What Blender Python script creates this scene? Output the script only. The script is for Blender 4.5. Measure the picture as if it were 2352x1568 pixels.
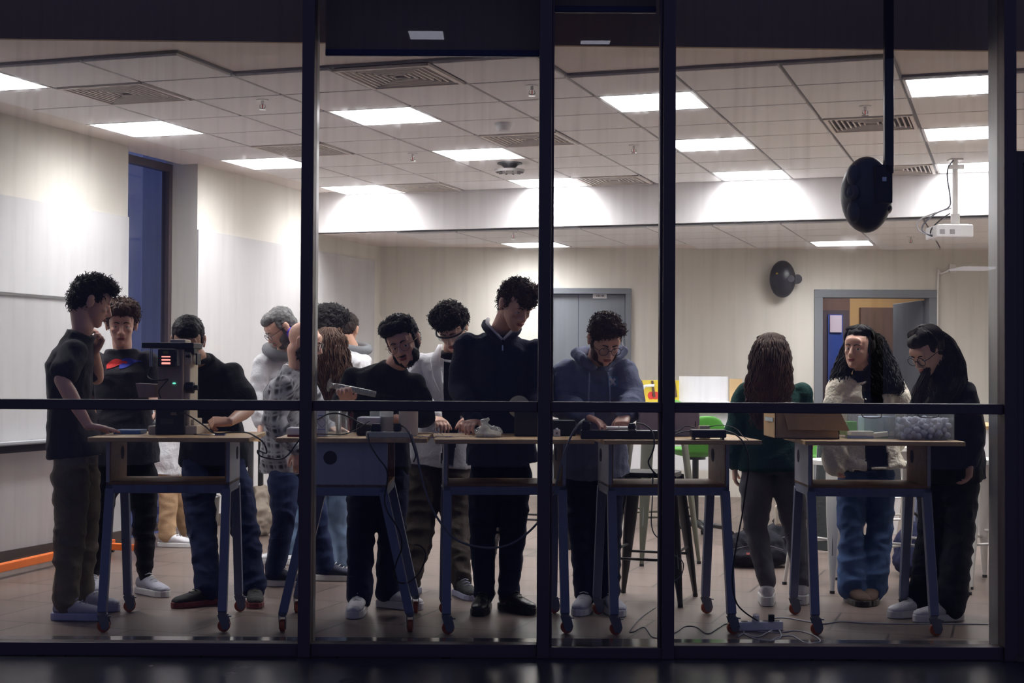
import bpy, bmesh, math, random
from mathutils import Vector, Matrix, noise
from mathutils.bvhtree import BVHTree
random.seed(7)
PI = math.pi
R = math.radians
for o in list(bpy.data.objects): bpy.data.objects.remove(o)
SC = bpy.context.scene
COL = SC.collection

# ---------------------------------------------------------------- camera
F = 3458.0
CAMP = Vector((0, -7.05, 1.3))
CAMM = Matrix.Rotation(R(91.18), 4, 'X') @ Matrix.Rotation(R(0.305), 4, 'Z')
cd = bpy.data.cameras.new('camera'); cam = bpy.data.objects.new('camera', cd); COL.objects.link(cam)
cd.sensor_width = 36; cd.lens = F/2352*36; cd.clip_start = .05; cd.clip_end = 200
cam.matrix_world = Matrix.Translation(CAMP) @ CAMM
SC.camera = cam
# ---------------------------------------------------------------- world and exposure
SC.view_settings.view_transform = 'Standard'; SC.view_settings.look = 'None'
SC.view_settings.gamma = 1; SC.view_settings.exposure = 0.38
w = bpy.data.worlds.new('dusk'); SC.world = w; w.use_nodes = True
bg = w.node_tree.nodes['Background']; bg.inputs[0].default_value = (.185, .215, .49, 1); bg.inputs[1].default_value = .32
LIGHT_E = 31.0       # emission of the ceiling panels
LAMP_OUT = 4.0      # emission of the canopy lamps outside

def W(px, py, Y):
    d = CAMM.to_3x3() @ Vector(((px-1176)/F, -(py-784)/F, -1))
    return CAMP + d*((Y-CAMP.y)/d.y)
def SCL(Y): return F/(Y-CAMP.y)
def X(px, Y): return W(px, 860, Y).x

# ---------------------------------------------------------------- materials
def lin(c):
    c = c/255
    return c/12.92 if c <= .04045 else ((c+.055)/1.055)**2.4
MATS = {}
def mat(name, rgb, rough=.6, metal=0, bump=0, bscale=40, spec=.5, var=0, vscale=6, sss=0, coat=0, emit=None, es=0, alpha=1, stretch=None):
    if name in MATS: return MATS[name]
    m = bpy.data.materials.new(name); m.use_nodes = True; n = m.node_tree.nodes; L = m.node_tree.links
    b = n['Principled BSDF']; c = tuple(lin(v) for v in rgb)+(1,)
    b.inputs['Base Color'].default_value = c; b.inputs['Roughness'].default_value = rough; b.inputs['Metallic'].default_value = metal
    b.inputs['Specular IOR Level'].default_value = spec; b.inputs['Coat Weight'].default_value = coat
    if sss: b.inputs['Subsurface Weight'].default_value = sss; b.inputs['Subsurface Radius'].default_value = (.02, .008, .004); b.inputs['Subsurface Scale'].default_value = .5
    if alpha < 1: b.inputs['Alpha'].default_value = alpha
    if emit: b.inputs['Emission Color'].default_value = tuple(lin(v) for v in emit)+(1,); b.inputs['Emission Strength'].default_value = es
    if var or bump:
        tc = n.new('ShaderNodeTexCoord'); mp = n.new('ShaderNodeMapping'); L.new(tc.outputs['Object'], mp.inputs[0])
        if stretch: mp.inputs['Scale'].default_value = stretch
    if var:
        no = n.new('ShaderNodeTexNoise'); no.inputs['Scale'].default_value = vscale; no.inputs['Detail'].default_value = 5
        L.new(mp.outputs[0], no.inputs['Vector'])
        cr = n.new('ShaderNodeValToRGB'); cr.color_ramp.elements[0].position = .3; cr.color_ramp.elements[1].position = .7
        cr.color_ramp.elements[0].color = tuple(v*(1-var) for v in c[:3])+(1,); cr.color_ramp.elements[1].color = tuple(min(1, v*(1+var)) for v in c[:3])+(1,)
        L.new(no.outputs[0], cr.inputs[0]); L.new(cr.outputs[0], b.inputs['Base Color'])
    if bump:
        no = n.new('ShaderNodeTexNoise'); no.inputs['Scale'].default_value = bscale; no.inputs['Detail'].default_value = 4
        L.new(mp.outputs[0], no.inputs['Vector'])
        bp = n.new('ShaderNodeBump'); bp.inputs['Strength'].default_value = bump; bp.inputs['Distance'].default_value = .01
        L.new(no.outputs[0], bp.inputs['Height']); L.new(bp.outputs[0], b.inputs['Normal'])
    MATS[name] = m
    return m
def cloth(name, rgb, var=.12, bump=.5, bscale=140): return mat(name, rgb, .9, bump=min(bump, 40/bscale), bscale=bscale, spec=.2, var=var, vscale=9)
def glassmat(name, tint=(.96, .97, .98), dust=0, refl=1.0, rough=0, base=.0):
    if name in MATS: return MATS[name]
    m = bpy.data.materials.new(name); m.use_nodes = True; n = m.node_tree.nodes; L = m.node_tree.links
    n.remove(n['Principled BSDF']); out = n['Material Output']
    t = n.new('ShaderNodeBsdfTransparent'); t.inputs[0].default_value = tint+(1,)
    g = n.new('ShaderNodeBsdfGlossy'); g.inputs['Roughness'].default_value = rough; g.inputs[0].default_value = (refl, refl, refl, 1)
    lw = n.new('ShaderNodeFresnel'); lw.inputs[0].default_value = 1.45
    mx = n.new('ShaderNodeMixShader'); L.new(t.outputs[0], mx.inputs[1]); L.new(g.outputs[0], mx.inputs[2])
    ge = n.new('ShaderNodeNewGeometry'); sb_ = n.new('ShaderNodeMath'); sb_.operation = 'SUBTRACT'; sb_.inputs[0].default_value = 1; L.new(ge.outputs['Backfacing'], sb_.inputs[1])
    ml = n.new('ShaderNodeMath'); ml.operation = 'MULTIPLY'; L.new(lw.outputs[0], ml.inputs[0]); L.new(sb_.outputs[0], ml.inputs[1]); L.new(ml.outputs[0], mx.inputs[0])
    last = mx
    if dust:
        tr = n.new('ShaderNodeBsdfRefraction'); tr.inputs[0].default_value = (.95, .95, 1, 1); tr.inputs['Roughness'].default_value = .42; tr.inputs['IOR'].default_value = 1.03
        tc = n.new('ShaderNodeTexCoord')
        mp = n.new('ShaderNodeMapping'); L.new(tc.outputs['Object'], mp.inputs[0]); mp.inputs['Scale'].default_value = (26, 26, 1.3)
        n1 = n.new('ShaderNodeTexNoise'); n1.inputs['Scale'].default_value = 1; n1.inputs['Detail'].default_value = 6; L.new(mp.outputs[0], n1.inputs['Vector'])
        n3 = n.new('ShaderNodeTexNoise'); n3.inputs['Scale'].default_value = 2.2; n3.inputs['Detail'].default_value = 3; L.new(tc.outputs['Object'], n3.inputs['Vector'])
        n2 = n.new('ShaderNodeTexVoronoi'); n2.inputs['Scale'].default_value = 75; L.new(tc.outputs['Object'], n2.inputs['Vector'])
        r2 = n.new('ShaderNodeMapRange'); r2.inputs[1].default_value = .16; r2.inputs[2].default_value = .05; L.new(n2.outputs['Distance'], r2.inputs[0])
        r1 = n.new('ShaderNodeMapRange'); r1.inputs[1].default_value = .48; r1.inputs[2].default_value = .8; L.new(n1.outputs[0], r1.inputs[0])
        r3 = n.new('ShaderNodeMapRange'); r3.inputs[1].default_value = .45; r3.inputs[2].default_value = .75; L.new(n3.outputs[0], r3.inputs[0])
        a = n.new('ShaderNodeMath'); a.operation = 'MULTIPLY_ADD'; L.new(r2.outputs[0], a.inputs[0]); L.new(r3.outputs[0], a.inputs[1]); L.new(r1.outputs[0], a.inputs[2])
        b = n.new('ShaderNodeMath'); b.operation = 'MULTIPLY_ADD'; L.new(a.outputs[0], b.inputs[0]); b.inputs[1].default_value = dust; b.inputs[2].default_value = base
        m2 = n.new('ShaderNodeMixShader'); L.new(b.outputs[0], m2.inputs[0]); L.new(mx.outputs[0], m2.inputs[1]); L.new(tr.outputs[0], m2.inputs[2]); last = m2
    elif base:
        df = n.new('ShaderNodeBsdfTranslucent'); d2 = n.new('ShaderNodeBsdfDiffuse'); ad = n.new('ShaderNodeMixShader'); ad.inputs[0].default_value = .5
        L.new(df.outputs[0], ad.inputs[1]); L.new(d2.outputs[0], ad.inputs[2])
        m2 = n.new('ShaderNodeMixShader'); m2.inputs[0].default_value = base; L.new(mx.outputs[0], m2.inputs[1]); L.new(ad.outputs[0], m2.inputs[2]); last = m2
    L.new(last.outputs[0], out.inputs[0]); MATS[name] = m
    return m
def gridmat(name, rgb, grout, size, rot, rough, gw=.006, var=.08, offset=0.0, bw=1.0):
    m = bpy.data.materials.new(name); m.use_nodes = True; n = m.node_tree.nodes; L = m.node_tree.links
    b = n['Principled BSDF']; b.inputs['Roughness'].default_value = rough
    tc = n.new('ShaderNodeTexCoord'); mp = n.new('ShaderNodeMapping'); mp.inputs['Rotation'].default_value = (0, 0, rot); L.new(tc.outputs['Object'], mp.inputs[0])
    br = n.new('ShaderNodeTexBrick'); L.new(mp.outputs[0], br.inputs['Vector'])
    c = tuple(lin(v) for v in rgb); g = tuple(lin(v) for v in grout)
    br.inputs['Color1'].default_value = tuple(v*(1-var) for v in c)+(1,); br.inputs['Color2'].default_value = tuple(v*(1+var) for v in c)+(1,); br.inputs['Mortar'].default_value = g+(1,)
    br.inputs['Scale'].default_value = 1; br.inputs['Brick Width'].default_value = size*bw; br.inputs['Row Height'].default_value = size; br.inputs['Mortar Size'].default_value = gw
    br.offset = offset; br.inputs['Mortar Smooth'].default_value = .1
    no = n.new('ShaderNodeTexNoise'); no.inputs['Scale'].default_value = 3; no.inputs['Detail'].default_value = 8; L.new(tc.outputs['Object'], no.inputs['Vector'])
    mr = n.new('ShaderNodeMapRange'); mr.inputs[3].default_value = .82; mr.inputs[4].default_value = 1.18; L.new(no.outputs[0], mr.inputs[0])
    mm = n.new('ShaderNodeVectorMath'); mm.operation = 'SCALE'; L.new(br.outputs[0], mm.inputs[0]); L.new(mr.outputs[0], mm.inputs['Scale']); L.new(mm.outputs[0], b.inputs['Base Color'])
    r2 = n.new('ShaderNodeMapRange'); r2.inputs[3].default_value = rough-.08; r2.inputs[4].default_value = rough+.12; L.new(no.outputs[0], r2.inputs[0]); L.new(r2.outputs[0], b.inputs['Roughness'])
    bp = n.new('ShaderNodeBump'); bp.inputs['Strength'].default_value = .25; bp.inputs['Distance'].default_value = .003; bp.invert = True; L.new(br.outputs[1], bp.inputs['Height']); L.new(bp.outputs[0], b.inputs['Normal'])
    MATS[name] = m
    return m
def woodmat(name, rgb, rough=.5, sc=(1, 9, 9)):
    return mat(name, rgb, rough, var=.22, vscale=4, bump=.08, bscale=30, stretch=sc)

WALL = mat('cream_wall_paint', (218, 215, 206), .75, bump=.04, bscale=60)
GLOSSW = mat('glossy_white_wall_coating', (206, 205, 206), .2, spec=.35, bump=.02, bscale=5)
GYP = mat('white_gypsum', (226, 216, 211), .85)
TILE = mat('ceiling_tile_white', (234, 231, 230), .8, bump=.05, bscale=200)
TGRID = mat('ceiling_grid_grey', (135, 134, 138), .6)
FRAME = mat('dark_navy_frame', (84, 72, 76), .45, metal=.3)
FRIN = mat('inner_aluminium', (150, 150, 152), .3, metal=.8)
HEAD = mat('dark_header', (150, 128, 112), .7)
GREYD = mat('grey_door_paint', (122, 127, 134), .5)
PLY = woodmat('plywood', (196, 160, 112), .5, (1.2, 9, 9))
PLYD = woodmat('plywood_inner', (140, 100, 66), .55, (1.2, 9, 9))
STEEL = mat('grey_powder_coat', (112, 120, 146), .45, metal=.1)
LAMI = mat('white_laminate', (164, 166, 178), .4)
BLACK = mat('black_plastic', (18, 18, 20), .4)
BLACKM = mat('matte_black', (14, 14, 16), .75)
RUB = mat('black_rubber', (22, 22, 24), .6)
ORG = mat('orange_wheel', (168, 74, 38), .5)
ORGM = mat('orange_steel', (226, 112, 40), .5)
WHT = mat('white_plastic', (225, 225, 228), .4)
WHM = mat('white_metal', (222, 220, 216), .35, metal=.1)
BEIGE = mat('beige_enamel', (205, 192, 170), .45)
BEIGED = mat('taupe_enamel', (150, 132, 124), .5)
CHROME = mat('chrome', (200, 200, 200), .2, metal=1)
GLASSM = glassmat('facade_glass', (.90, .91, .92), dust=.11, base=.012)
GLS = glassmat('clear_glass', (.93, .95, .96), base=.1)
PLASTIC = glassmat('clear_plastic', (.92, .94, .96), base=.07, rough=.15)
FILM = glassmat('plastic_film', (.9, .92, .94), base=.22, rough=.12)

# ---------------------------------------------------------------- mesh helpers
def tag(o, label=None, cat=None, group=None, kind=None):
    if label: o['label'] = label
    if cat: o['category'] = cat
    if group: o['group'] = group
    if kind: o['kind'] = kind
    return o
def thing(name, label, cat, loc=(0, 0, 0), rz=0, group=None):
    o = bpy.data.objects.new(name, None); COL.objects.link(o); o.empty_display_size = .1
    o.location = loc; o.rotation_euler = (0, 0, rz)
    return tag(o, label, cat, group)
def rootloc(o):
    v = Vector((0, 0, 0))
    while o is not None: v += o.location; o = o.parent
    return v
class MB:
    def __init__(s): s.bm = bmesh.new()
    def box(s, c, d, rz=0, M=None):
        m = Matrix.Translation(c) @ Matrix.Rotation(rz, 4, 'Z') @ Matrix.Diagonal((d[0], d[1], d[2], 1))
        if M is not None: m = M @ m
        bmesh.ops.create_cube(s.bm, size=1, matrix=m); return s
    def bb(s, x0, x1, y0, y1, z0, z1): return s.box(((x0+x1)/2, (y0+y1)/2, (z0+z1)/2), (x1-x0, y1-y0, z1-z0))
    def beam(s, a, b, wx, wy, up=(0, 1, 0)):      # square bar from a to b
        a = Vector(a); b = Vector(b); z = (b-a).normalized(); u = Vector(up); x = u.cross(z).normalized(); y = z.cross(x)
        m = Matrix((x, y, z)).transposed().to_4x4(); m.translation = (a+b)/2
        bmesh.ops.create_cube(s.bm, size=1, matrix=m @ Matrix.Diagonal((wx, wy, (b-a).length, 1))); return s
    def cyl(s, a, b, r, r2=None, n=20, cap=True):
        a = Vector(a); b = Vector(b); q = (b-a).to_track_quat('Z', 'Y').to_matrix().to_4x4(); q.translation = (a+b)/2
        bmesh.ops.create_cone(s.bm, cap_ends=cap, segments=n, radius1=r, radius2=r if r2 is None else r2, depth=(b-a).length, matrix=q); return s
    def sph(s, c, r, n=16, M=None):
        r = r if hasattr(r, '__len__') else (r, r, r)
        m = Matrix.Translation(c) @ Matrix.Diagonal((r[0], r[1], r[2], 1))
        if M is not None: m = M @ m
        bmesh.ops.create_uvsphere(s.bm, u_segments=n, v_segments=max(6, n//2+2), radius=1, matrix=m); return s
    def ring(s, c, ax, ay, R0, r, n=24, k=8, squash=1):
        c = Vector(c); ax = Vector(ax); ay = Vector(ay)
        pts = [c+ax*math.cos(t)*R0+ay*math.sin(t)*R0*squash for t in [2*PI*i/n for i in range(n)]]
        return s.tube(pts, r, k, closed=True)
    def tube(s, pts, r, n=8, closed=False, smoothn=0):
        pts = [Vector(p) for p in pts]
        if smoothn: pts = spline(pts, smoothn)
        N = len(pts); rs = r if hasattr(r, '__len__') else [r]*N
        if len(rs) != N: rs = [rs[0]+(rs[-1]-rs[0])*i/(N-1) for i in range(N)]
        rings = []; prev = None
        for i, p in enumerate(pts):
            if closed: t = pts[(i+1) % N]-pts[i-1]
            else: t = pts[min(i+1, N-1)]-pts[max(i-1, 0)]
            if t.length < 1e-9: t = Vector((0, 0, 1))
            t.normalize()
            if prev is None: prev = t.orthogonal()
            x = prev-t*prev.dot(t)
            if x.length < 1e-6: x = t.orthogonal()
            x.normalize(); y = t.cross(x); prev = x
            rings.append([s.bm.verts.new(p+(x*math.cos(a)+y*math.sin(a))*rs[i]) for a in [2*PI*k/n for k in range(n)]])
        for i in range(N if closed else N-1):
            A = rings[i]; B = rings[(i+1) % N]
            for k in range(n):
                try: s.bm.faces.new((A[k], A[(k+1) % n], B[(k+1) % n], B[k]))
                except ValueError: pass
        if not closed:
            s.bm.faces.new(rings[0][::-1]); s.bm.faces.new(rings[-1])
        return s
    def loft(s, rings, n=20):      # rings: (centre, axis_x, axis_y, rx, ry[, power])
        R_ = []
        for g in rings:
            c, ax, ay, rx, ry = g[:5]; pw = g[5] if len(g) > 5 else 2
            vs = []
            for k in range(n):
                a = 2*PI*k/n; ca, sa = math.cos(a), math.sin(a)
                ca = math.copysign(abs(ca)**(2/pw), ca); sa = math.copysign(abs(sa)**(2/pw), sa)
                vs.append(s.bm.verts.new(Vector(c)+Vector(ax)*ca*rx+Vector(ay)*sa*ry))
            R_.append(vs)
        for A, B in zip(R_, R_[1:]):
            for k in range(n): s.bm.faces.new((A[k], A[(k+1) % n], B[(k+1) % n], B[k]))
        s.bm.faces.new(R_[0][::-1]); s.bm.faces.new(R_[-1])
        return s
    def prism(s, pts, h, M=None):      # outline in xy, height in z
        a = [s.bm.verts.new((p[0], p[1], 0)) for p in pts]; b = [s.bm.verts.new((p[0], p[1], h)) for p in pts]; n = len(pts)
        for k in range(n): s.bm.faces.new((a[k], a[(k+1) % n], b[(k+1) % n], b[k]))
        s.bm.faces.new(a[::-1]); s.bm.faces.new(b)
        if M is not None: bmesh.ops.transform(s.bm, matrix=M, verts=a+b)
        return s
    def build(s, name, m, parent=None, world=False, smooth=False, bevel=0, mesh=None):
        bmesh.ops.recalc_face_normals(s.bm, faces=s.bm.faces)
        me = bpy.data.meshes.new(name); s.bm.to_mesh(me); s.bm.free()
        return link_mesh(name, me, m, parent, world, smooth, bevel)
def link_mesh(name, me, m, parent=None, world=False, smooth=False, bevel=0):
    off = Vector((0, 0, 0)); o = bpy.data.objects.new(name, me)
    if parent is not None:
        if world: me.transform(Matrix.Translation(-rootloc(parent)))
        o.parent = parent
    else:
        xs = [v.co for v in me.vertices]
        lo = Vector((min(v.x for v in xs), min(v.y for v in xs), min(v.z for v in xs))); hi = Vector((max(v.x for v in xs), max(v.y for v in xs), max(v.z for v in xs)))
        off = Vector(((lo.x+hi.x)/2, (lo.y+hi.y)/2, lo.z)); me.transform(Matrix.Translation(-off)); o.location = off
    me.materials.clear(); me.materials.append(m)
    if smooth: me.polygons.foreach_set('use_smooth', [True]*len(me.polygons))
    if smooth == 'auto': me.set_sharp_from_angle(angle=R(35))
    COL.objects.link(o)
    if bevel:
        b = o.modifiers.new('bevel', 'BEVEL'); b.width = bevel; b.segments = 2; b.limit_method = 'ANGLE'
    return o
def spline(pts, k):
    P = [pts[0]]+list(pts)+[pts[-1]]; out = []
    for i in range(1, len(P)-2):
        a, b, c, d = P[i-1], P[i], P[i+1], P[i+2]
        for j in range(k):
            t = j/k; out.append(.5*((2*b)+(c-a)*t+(2*a-5*b+4*c-d)*t*t+(3*b-a-3*c+d)*t**3))
    out.append(P[-2]); return out
def remesh(mb, voxel, it=3, fac=.5, wr=0, wf=9, seed=0, wz=1.0):
    bmesh.ops.recalc_face_normals(mb.bm, faces=mb.bm.faces)
    me = bpy.data.meshes.new('tmp'); mb.bm.to_mesh(me); mb.bm.free()
    o = bpy.data.objects.new('tmp', me); TMP = bpy.data.scenes.get('tmp') or bpy.data.scenes.new('tmp'); TMP.collection.objects.link(o)
    r = o.modifiers.new('r', 'REMESH'); r.mode = 'VOXEL'; r.voxel_size = voxel; r.adaptivity = 0
    if it: sm = o.modifiers.new('s', 'SMOOTH'); sm.factor = fac; sm.iterations = it
    TMP.view_layers[0].update(); dg = TMP.view_layers[0].depsgraph
    out = bpy.data.meshes.new_from_object(o.evaluated_get(dg))
    bpy.data.objects.remove(o); bpy.data.meshes.remove(me)
    if wr:
        s = Vector((seed*3.1, seed*1.7, seed*.9)); cs = []
        for v in out.vertices:
            q = Vector((v.co.x*wf, v.co.y*wf, v.co.z*wf*wz))+s
            q2 = q+Vector((noise.noise(q*.6), noise.noise(q*.6+Vector((9, 2, 4))), 0))*.9
            h = (1-abs(noise.noise(q2))*2.2)+.5*noise.noise(q2*2.6)
            cs.append(v.co+v.normal*wr*(h-.6))
        for v, c in zip(out.vertices, cs): v.co = c
    return out
def children(o): return [c for c in bpy.data.objects if c.parent == o]
def copy_tree(o, parent=None):
    c = o.copy(); COL.objects.link(c); c.parent = parent
    for ch in children(o): copy_tree(ch, c)
    return c
def struct(name, mb, m, parent=None, label=None, **k):
    o = mb.build(name, m, parent, **k)
    if parent is None: o['kind'] = 'structure'
    if label: o['label'] = label
    return o

# ---------------------------------------------------------------- room
TH = R(18.5); U = Vector((math.cos(TH), -math.sin(TH), 0)); VV = Vector((math.sin(TH), math.cos(TH), 0)); O0 = Vector((-2.161, 1.66, 0))
def G(u, v, z=0): p = O0+U*u+VV*v; return Vector((p.x, p.y, z))
RZ = -TH
ZC, ZL, YB, UL = 3.0, 2.62, 8.85, -1.56
FLOORM = gridmat('brown_floor_tiles', (110, 95, 89), (58, 50, 48), .6, -RZ, .36, offset=.5, bw=1.0, gw=.007)
def roompoly(h, z, y0): 
    a = G(UL-.15, 8.6); b = G(UL-.15, -3.2); return MB().prism([(-7, y0), (7, y0), (7, 9.3), (a.x, 9.3), (a.x, a.y), (b.x, b.y), (-7, b.y)] if y0 < b.y else [(b.x+(y0-b.y)*.3346, y0), (7, y0), (7, 9.3), (a.x, 9.3), (a.x, a.y)], h, Matrix.Translation((0, 0, z)))
struct('floor', roompoly(.1, -.1, 0.0), FLOORM)
GRD = gridmat('outside_paving', (44, 44, 54), (26, 26, 32), .8, R(8), .22, gw=.005)
struct('ground', MB().bb(-16, 16, -14, -.08, -.14, -.02), GRD, label='dark stone paving outside the glass front')
struct('trim_1', MB().bb(-5, 3.4, .08, .33, -.05, .004), mat('polished_threshold', (96, 92, 92), .12), label='polished threshold strip behind the glass')

# ceiling: gypsum slab, tile field set into it
def in_field(i, j):
    if j >= 9 or i < -2 or i > 12: return False
    lo = min(G(a*.6, b*.6).y for a in (i, i+1) for b in (j, j+1))
    return lo > .86
ceil = struct('ceiling', roompoly(.2, ZC, .43), GYP)
LI = {(i, j) for i in (-2, 1, 4, 7, 10) for j in (-1, 2, 5, 8)}
VE = {(-1, 0), (2, 0), (-1, 4), (2, 4), (6, 4), (-1, 8), (2, 8), (6, 8)}
tf = MB(); gb = MB()
for i in range(-2, 12):
    for j in range(-3, 9):
        if not in_field(i, j): continue
        if i == 1 and j == -1: continue
        c = G((i+.5)*.6, (j+.5)*.6, ZC-.016)
        if (i, j) not in LI and (i, j) not in VE: tf.box(c, (.578, .578, .022), RZ)
        gb.box((c.x, c.y, ZC-.006), (.603, .603, .014), RZ)
tf.build('ceiling_tiles', TILE, ceil, world=True, bevel=.003); gb.build('ceiling_grid', TGRID, ceil, world=True)
# bulkhead and lower ceiling behind it
bk = MB(); c = G(5.0, 5.4+.06, (ZC+ZL)/2+.0); bk.box((c.x, c.y, c.z), (14, .12, ZC-ZL), RZ)
struct('wall_bulkhead', bk, mat('white_bulkhead_paint', (232, 230, 232), .7), label='white drop between the high and the low ceiling')
lc = MB(); p = [G(-2.2, 5.45), G(11, 5.45), Vector((9, 9.6, 0)), Vector((-2.6, 9.6, 0))]
lc.prism(p, .1, Matrix.Translation((0, 0, ZL))); lowc = struct('ceiling_low', lc, GYP, label='lower ceiling at the back of the room')
tf = MB(); gb = MB(); LOWL = {(0, 11), (5, 12), (8, 11)}
for i in range(-1, 14):
    for j in range(9, 15):
        c = G((i+.3)*.6, (j+.7)*.6, 0)
        if c.y > YB-.45 or c.x < -1.3: continue
        if (i, j) not in LOWL: tf.box((c.x, c.y, ZL-.012), (.582, .582, .018), RZ)
        gb.box((c.x, c.y, ZL-.004), (.603, .603, .01), RZ)
tf.build('ceiling_tiles', TILE, lowc, world=True); gb.build('ceiling_grid', TGRID, lowc, world=True)

# left wall with a window recess
wl = MB()
def wallL(m, t0, t1, z0, z1, th=.3, off=0):
    c = G(UL-th/2+off, (t0+t1)/2); m.box((c.x, c.y, (z0+z1)/2), (th, t1-t0, z1-z0), RZ)
T0, TW0, TW1, T1 = -2.6-.796+.796, 2.29, 3.31, 7.6
wallL(wl, -2.6, TW0, 0, 3.1); wallL(wl, TW1, 8.4, 0, 3.1)
# t is measured from the foot of O0 along the wall
struct('wall_left', wl, WALL)
g1 = MB(); wallL(g1, -2.6, TW0-.001, .1, 2.46, .012, .012); g1.build('glossy_panel', GLOSSW, bpy.data.objects['wall_left'], world=True)
g2 = MB(); wallL(g2, TW1+.001, 6.9, .1, 2.46, .012, .012); g2.build('glossy_panel', GLOSSW, bpy.data.objects['wall_left'], world=True)
bl = MB(); wallL(bl, -2.6, TW0, 0, .1, .02, .021); wallL(bl, TW1, 7.4, 0, .1, .02, .021); struct('baseboard_left', bl, mat('dark_baseboard', (82, 72, 70), .5))
wn = MB()
for (a, b, z0, z1) in ((TW0, TW1, 0, .06), (TW0, TW1, 2.94, 3.0), (TW0, TW0+.05, 0, 3), (TW1-.05, TW1, 0, 3), (TW0, TW1, 1.0, 1.05)):
    c = G(UL-.27, (a+b)/2); wn.box((c.x, c.y, (z0+z1)/2), (.07, b-a, z1-z0), RZ)
w5 = struct('window_5', wn, FRAME, label='tall narrow window in the left wall, dusk behind it')
gp = MB(); c = G(UL-.27, (TW0+TW1)/2); gp.box((c.x, c.y, 1.5), (.01, TW1-TW0-.04, 2.9), RZ); gp.build('glass_pane', glassmat('side_glass', (.8, .84, .9)), w5, world=True)
hd = MB(); c = G(UL-.22, TW1-.03, 1.1); hd.box((c.x, c.y, 1.18), (.05, .02, .03), RZ).tube([G(UL-.2, TW1-.03, 1.18), G(UL-.15, TW1-.06, 1.18), G(UL-.15, TW1-.16, 1.17)], .01); hd.build('window_handle', CHROME, w5, world=True)
# dim building across the way, seen through the side window
struct('wall_outside', MB().box((-3.4, 15, 4), (3.95, .3, 8), R(4)), mat('outside_facade', (196, 200, 214), .8, var=.15, vscale=.8), label='pale facade outside the side window')
# back wall with two doorways
D1 = (X(1250, YB), X(1449, YB)); D2 = (X(1870, YB), X(2151, YB)); ZD = W(1950, 665, YB).z
wb = MB()
for (a, b, z0) in ((-2.6, D1[0], 0), (D1[0], D1[1], ZD), (D1[1], D2[0], 0), (D2[0], D2[1], ZD), (D2[1], 7, 0)): wb.bb(a, b, YB, YB+.15, z0, 3.1)
struct('wall_back', wb, WALL)
struct('wall_right', MB().box((5.9, 4.3, 1.55), (.2, 10.5, 3.1), 0), WALL)
def dframe(x0, x1, w_=.085):
    return MB().bb(x0, x0+w_, YB-.03, YB+.17, 0, ZD-w_).bb(x1-w_, x1, YB-.03, YB+.17, 0, ZD-w_).bb(x0, x1, YB-.03, YB+.17, ZD-w_, ZD)
d1 = struct('door_1', dframe(*D1, w_=.06), GREYD, label='closed grey double door behind the person in the hoodie', bevel=.004)
MB().bb(D1[0]+.06, D1[0]+.36, YB+.03, YB+.08, .01, ZD-.065).build('door_leaf', GREYD, d1, world=True, bevel=.004)
MB().bb(D1[0]+.364, D1[1]-.062, YB+.03, YB+.08, .01, ZD-.065).build('door_leaf', GREYD, d1, world=True, bevel=.004)
a = W(1362, 673, YB); b = W(1394, 685, YB)
sg = MB().bb(a.x, b.x, YB+.018, YB+.028, b.z, a.z).build('door_sign', WHT, d1, world=True)
MB().bb(W(1437, 700, YB).x, W(1441, 700, YB).x, YB+.01, YB+.03, W(1440, 722, YB).z, W(1440, 698, YB).z).build('hinge', WHM, d1, world=True)
lt = MB()
for k, (x_, h_) in enumerate([(1370, 4), (1373.5, 5), (1377, 5), (1380, 3), (1383, 5), (1386, 5)]):
    p = W(x_, 679, YB); lt.bb(p.x, p.x+.009, YB+.015, YB+.019, p.z-h_*.0022, p.z+h_*.0022)
lt.build('sign_lettering', mat('faded_print', (120, 120, 124), .6), sg, world=True)
d2 = struct('door_2', dframe(*D2), GREYD, label='open grey doorway to the corridor at the right', bevel=.004)
hx = D2[1]-.09
MB().box((hx-.035, YB+.62, ZD/2-.04), (.045, .92, ZD-.12), R(5)).build('door_leaf', GREYD, d2, world=True, bevel=.004)
# corridor
COR = mat('corridor_ochre', (186, 148, 100), .7); BRN = mat('corridor_brown', (112, 84, 74), .6, var=.1)
xa = X(1952, 11.3)
struct('wall_corridor', MB().bb(xa, 8, 11.3, 11.45, 0, 2.9), COR, label='ochre corridor wall seen through the doorway')
struct('wall_corridor_dark', MB().bb(1.2, xa, 11.3, 11.45, 0, 2.9), BRN, label='brown corridor wall seen through the doorway')
struct('floor_corridor', MB().bb(1.2, 8, 9.2, 11.5, -.1, 0), FLOORM); struct('ceiling_corridor', MB().bb(1.2, 8, 9, 11.5, 2.9, 3.0), GYP)
struct('wall_corridor_end', MB().bb(1.1, 1.2, 9, 11.5, 0, 3), BRN)
d3 = struct('door_3', MB().bb(X(1975, 11.25), X(2074, 11.25), 11.2, 11.29, 0, W(2020, 706, 11.2).z), mat('brown_door', (96, 74, 64), .5, var=.15, vscale=3, stretch=(8, 1, 1)), label='brown wooden door across the corridor')
w6 = struct('window_6', MB().bb(X(1886, 11.2), X(1950, 11.2), 11.2, 11.29, 0, W(1900, 712, 11.2).z), FRAME, label='dark framed glazed door across the corridor')
MB().bb(X(1901, 11.19), X(1935, 11.19), 11.17, 11.2, .1, W(1900, 722, 11.2).z).build('window_pane', mat('blue_pane', (58, 78, 150), .2), w6, world=True)
MB().bb(X(1906, 11.16), X(1933, 11.16), 11.15, 11.17, W(1900, 763, 11.2).z, W(1900, 724, 11.2).z).build('poster', mat('pink_poster', (206, 190, 204), .6), w6, world=True)

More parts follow.
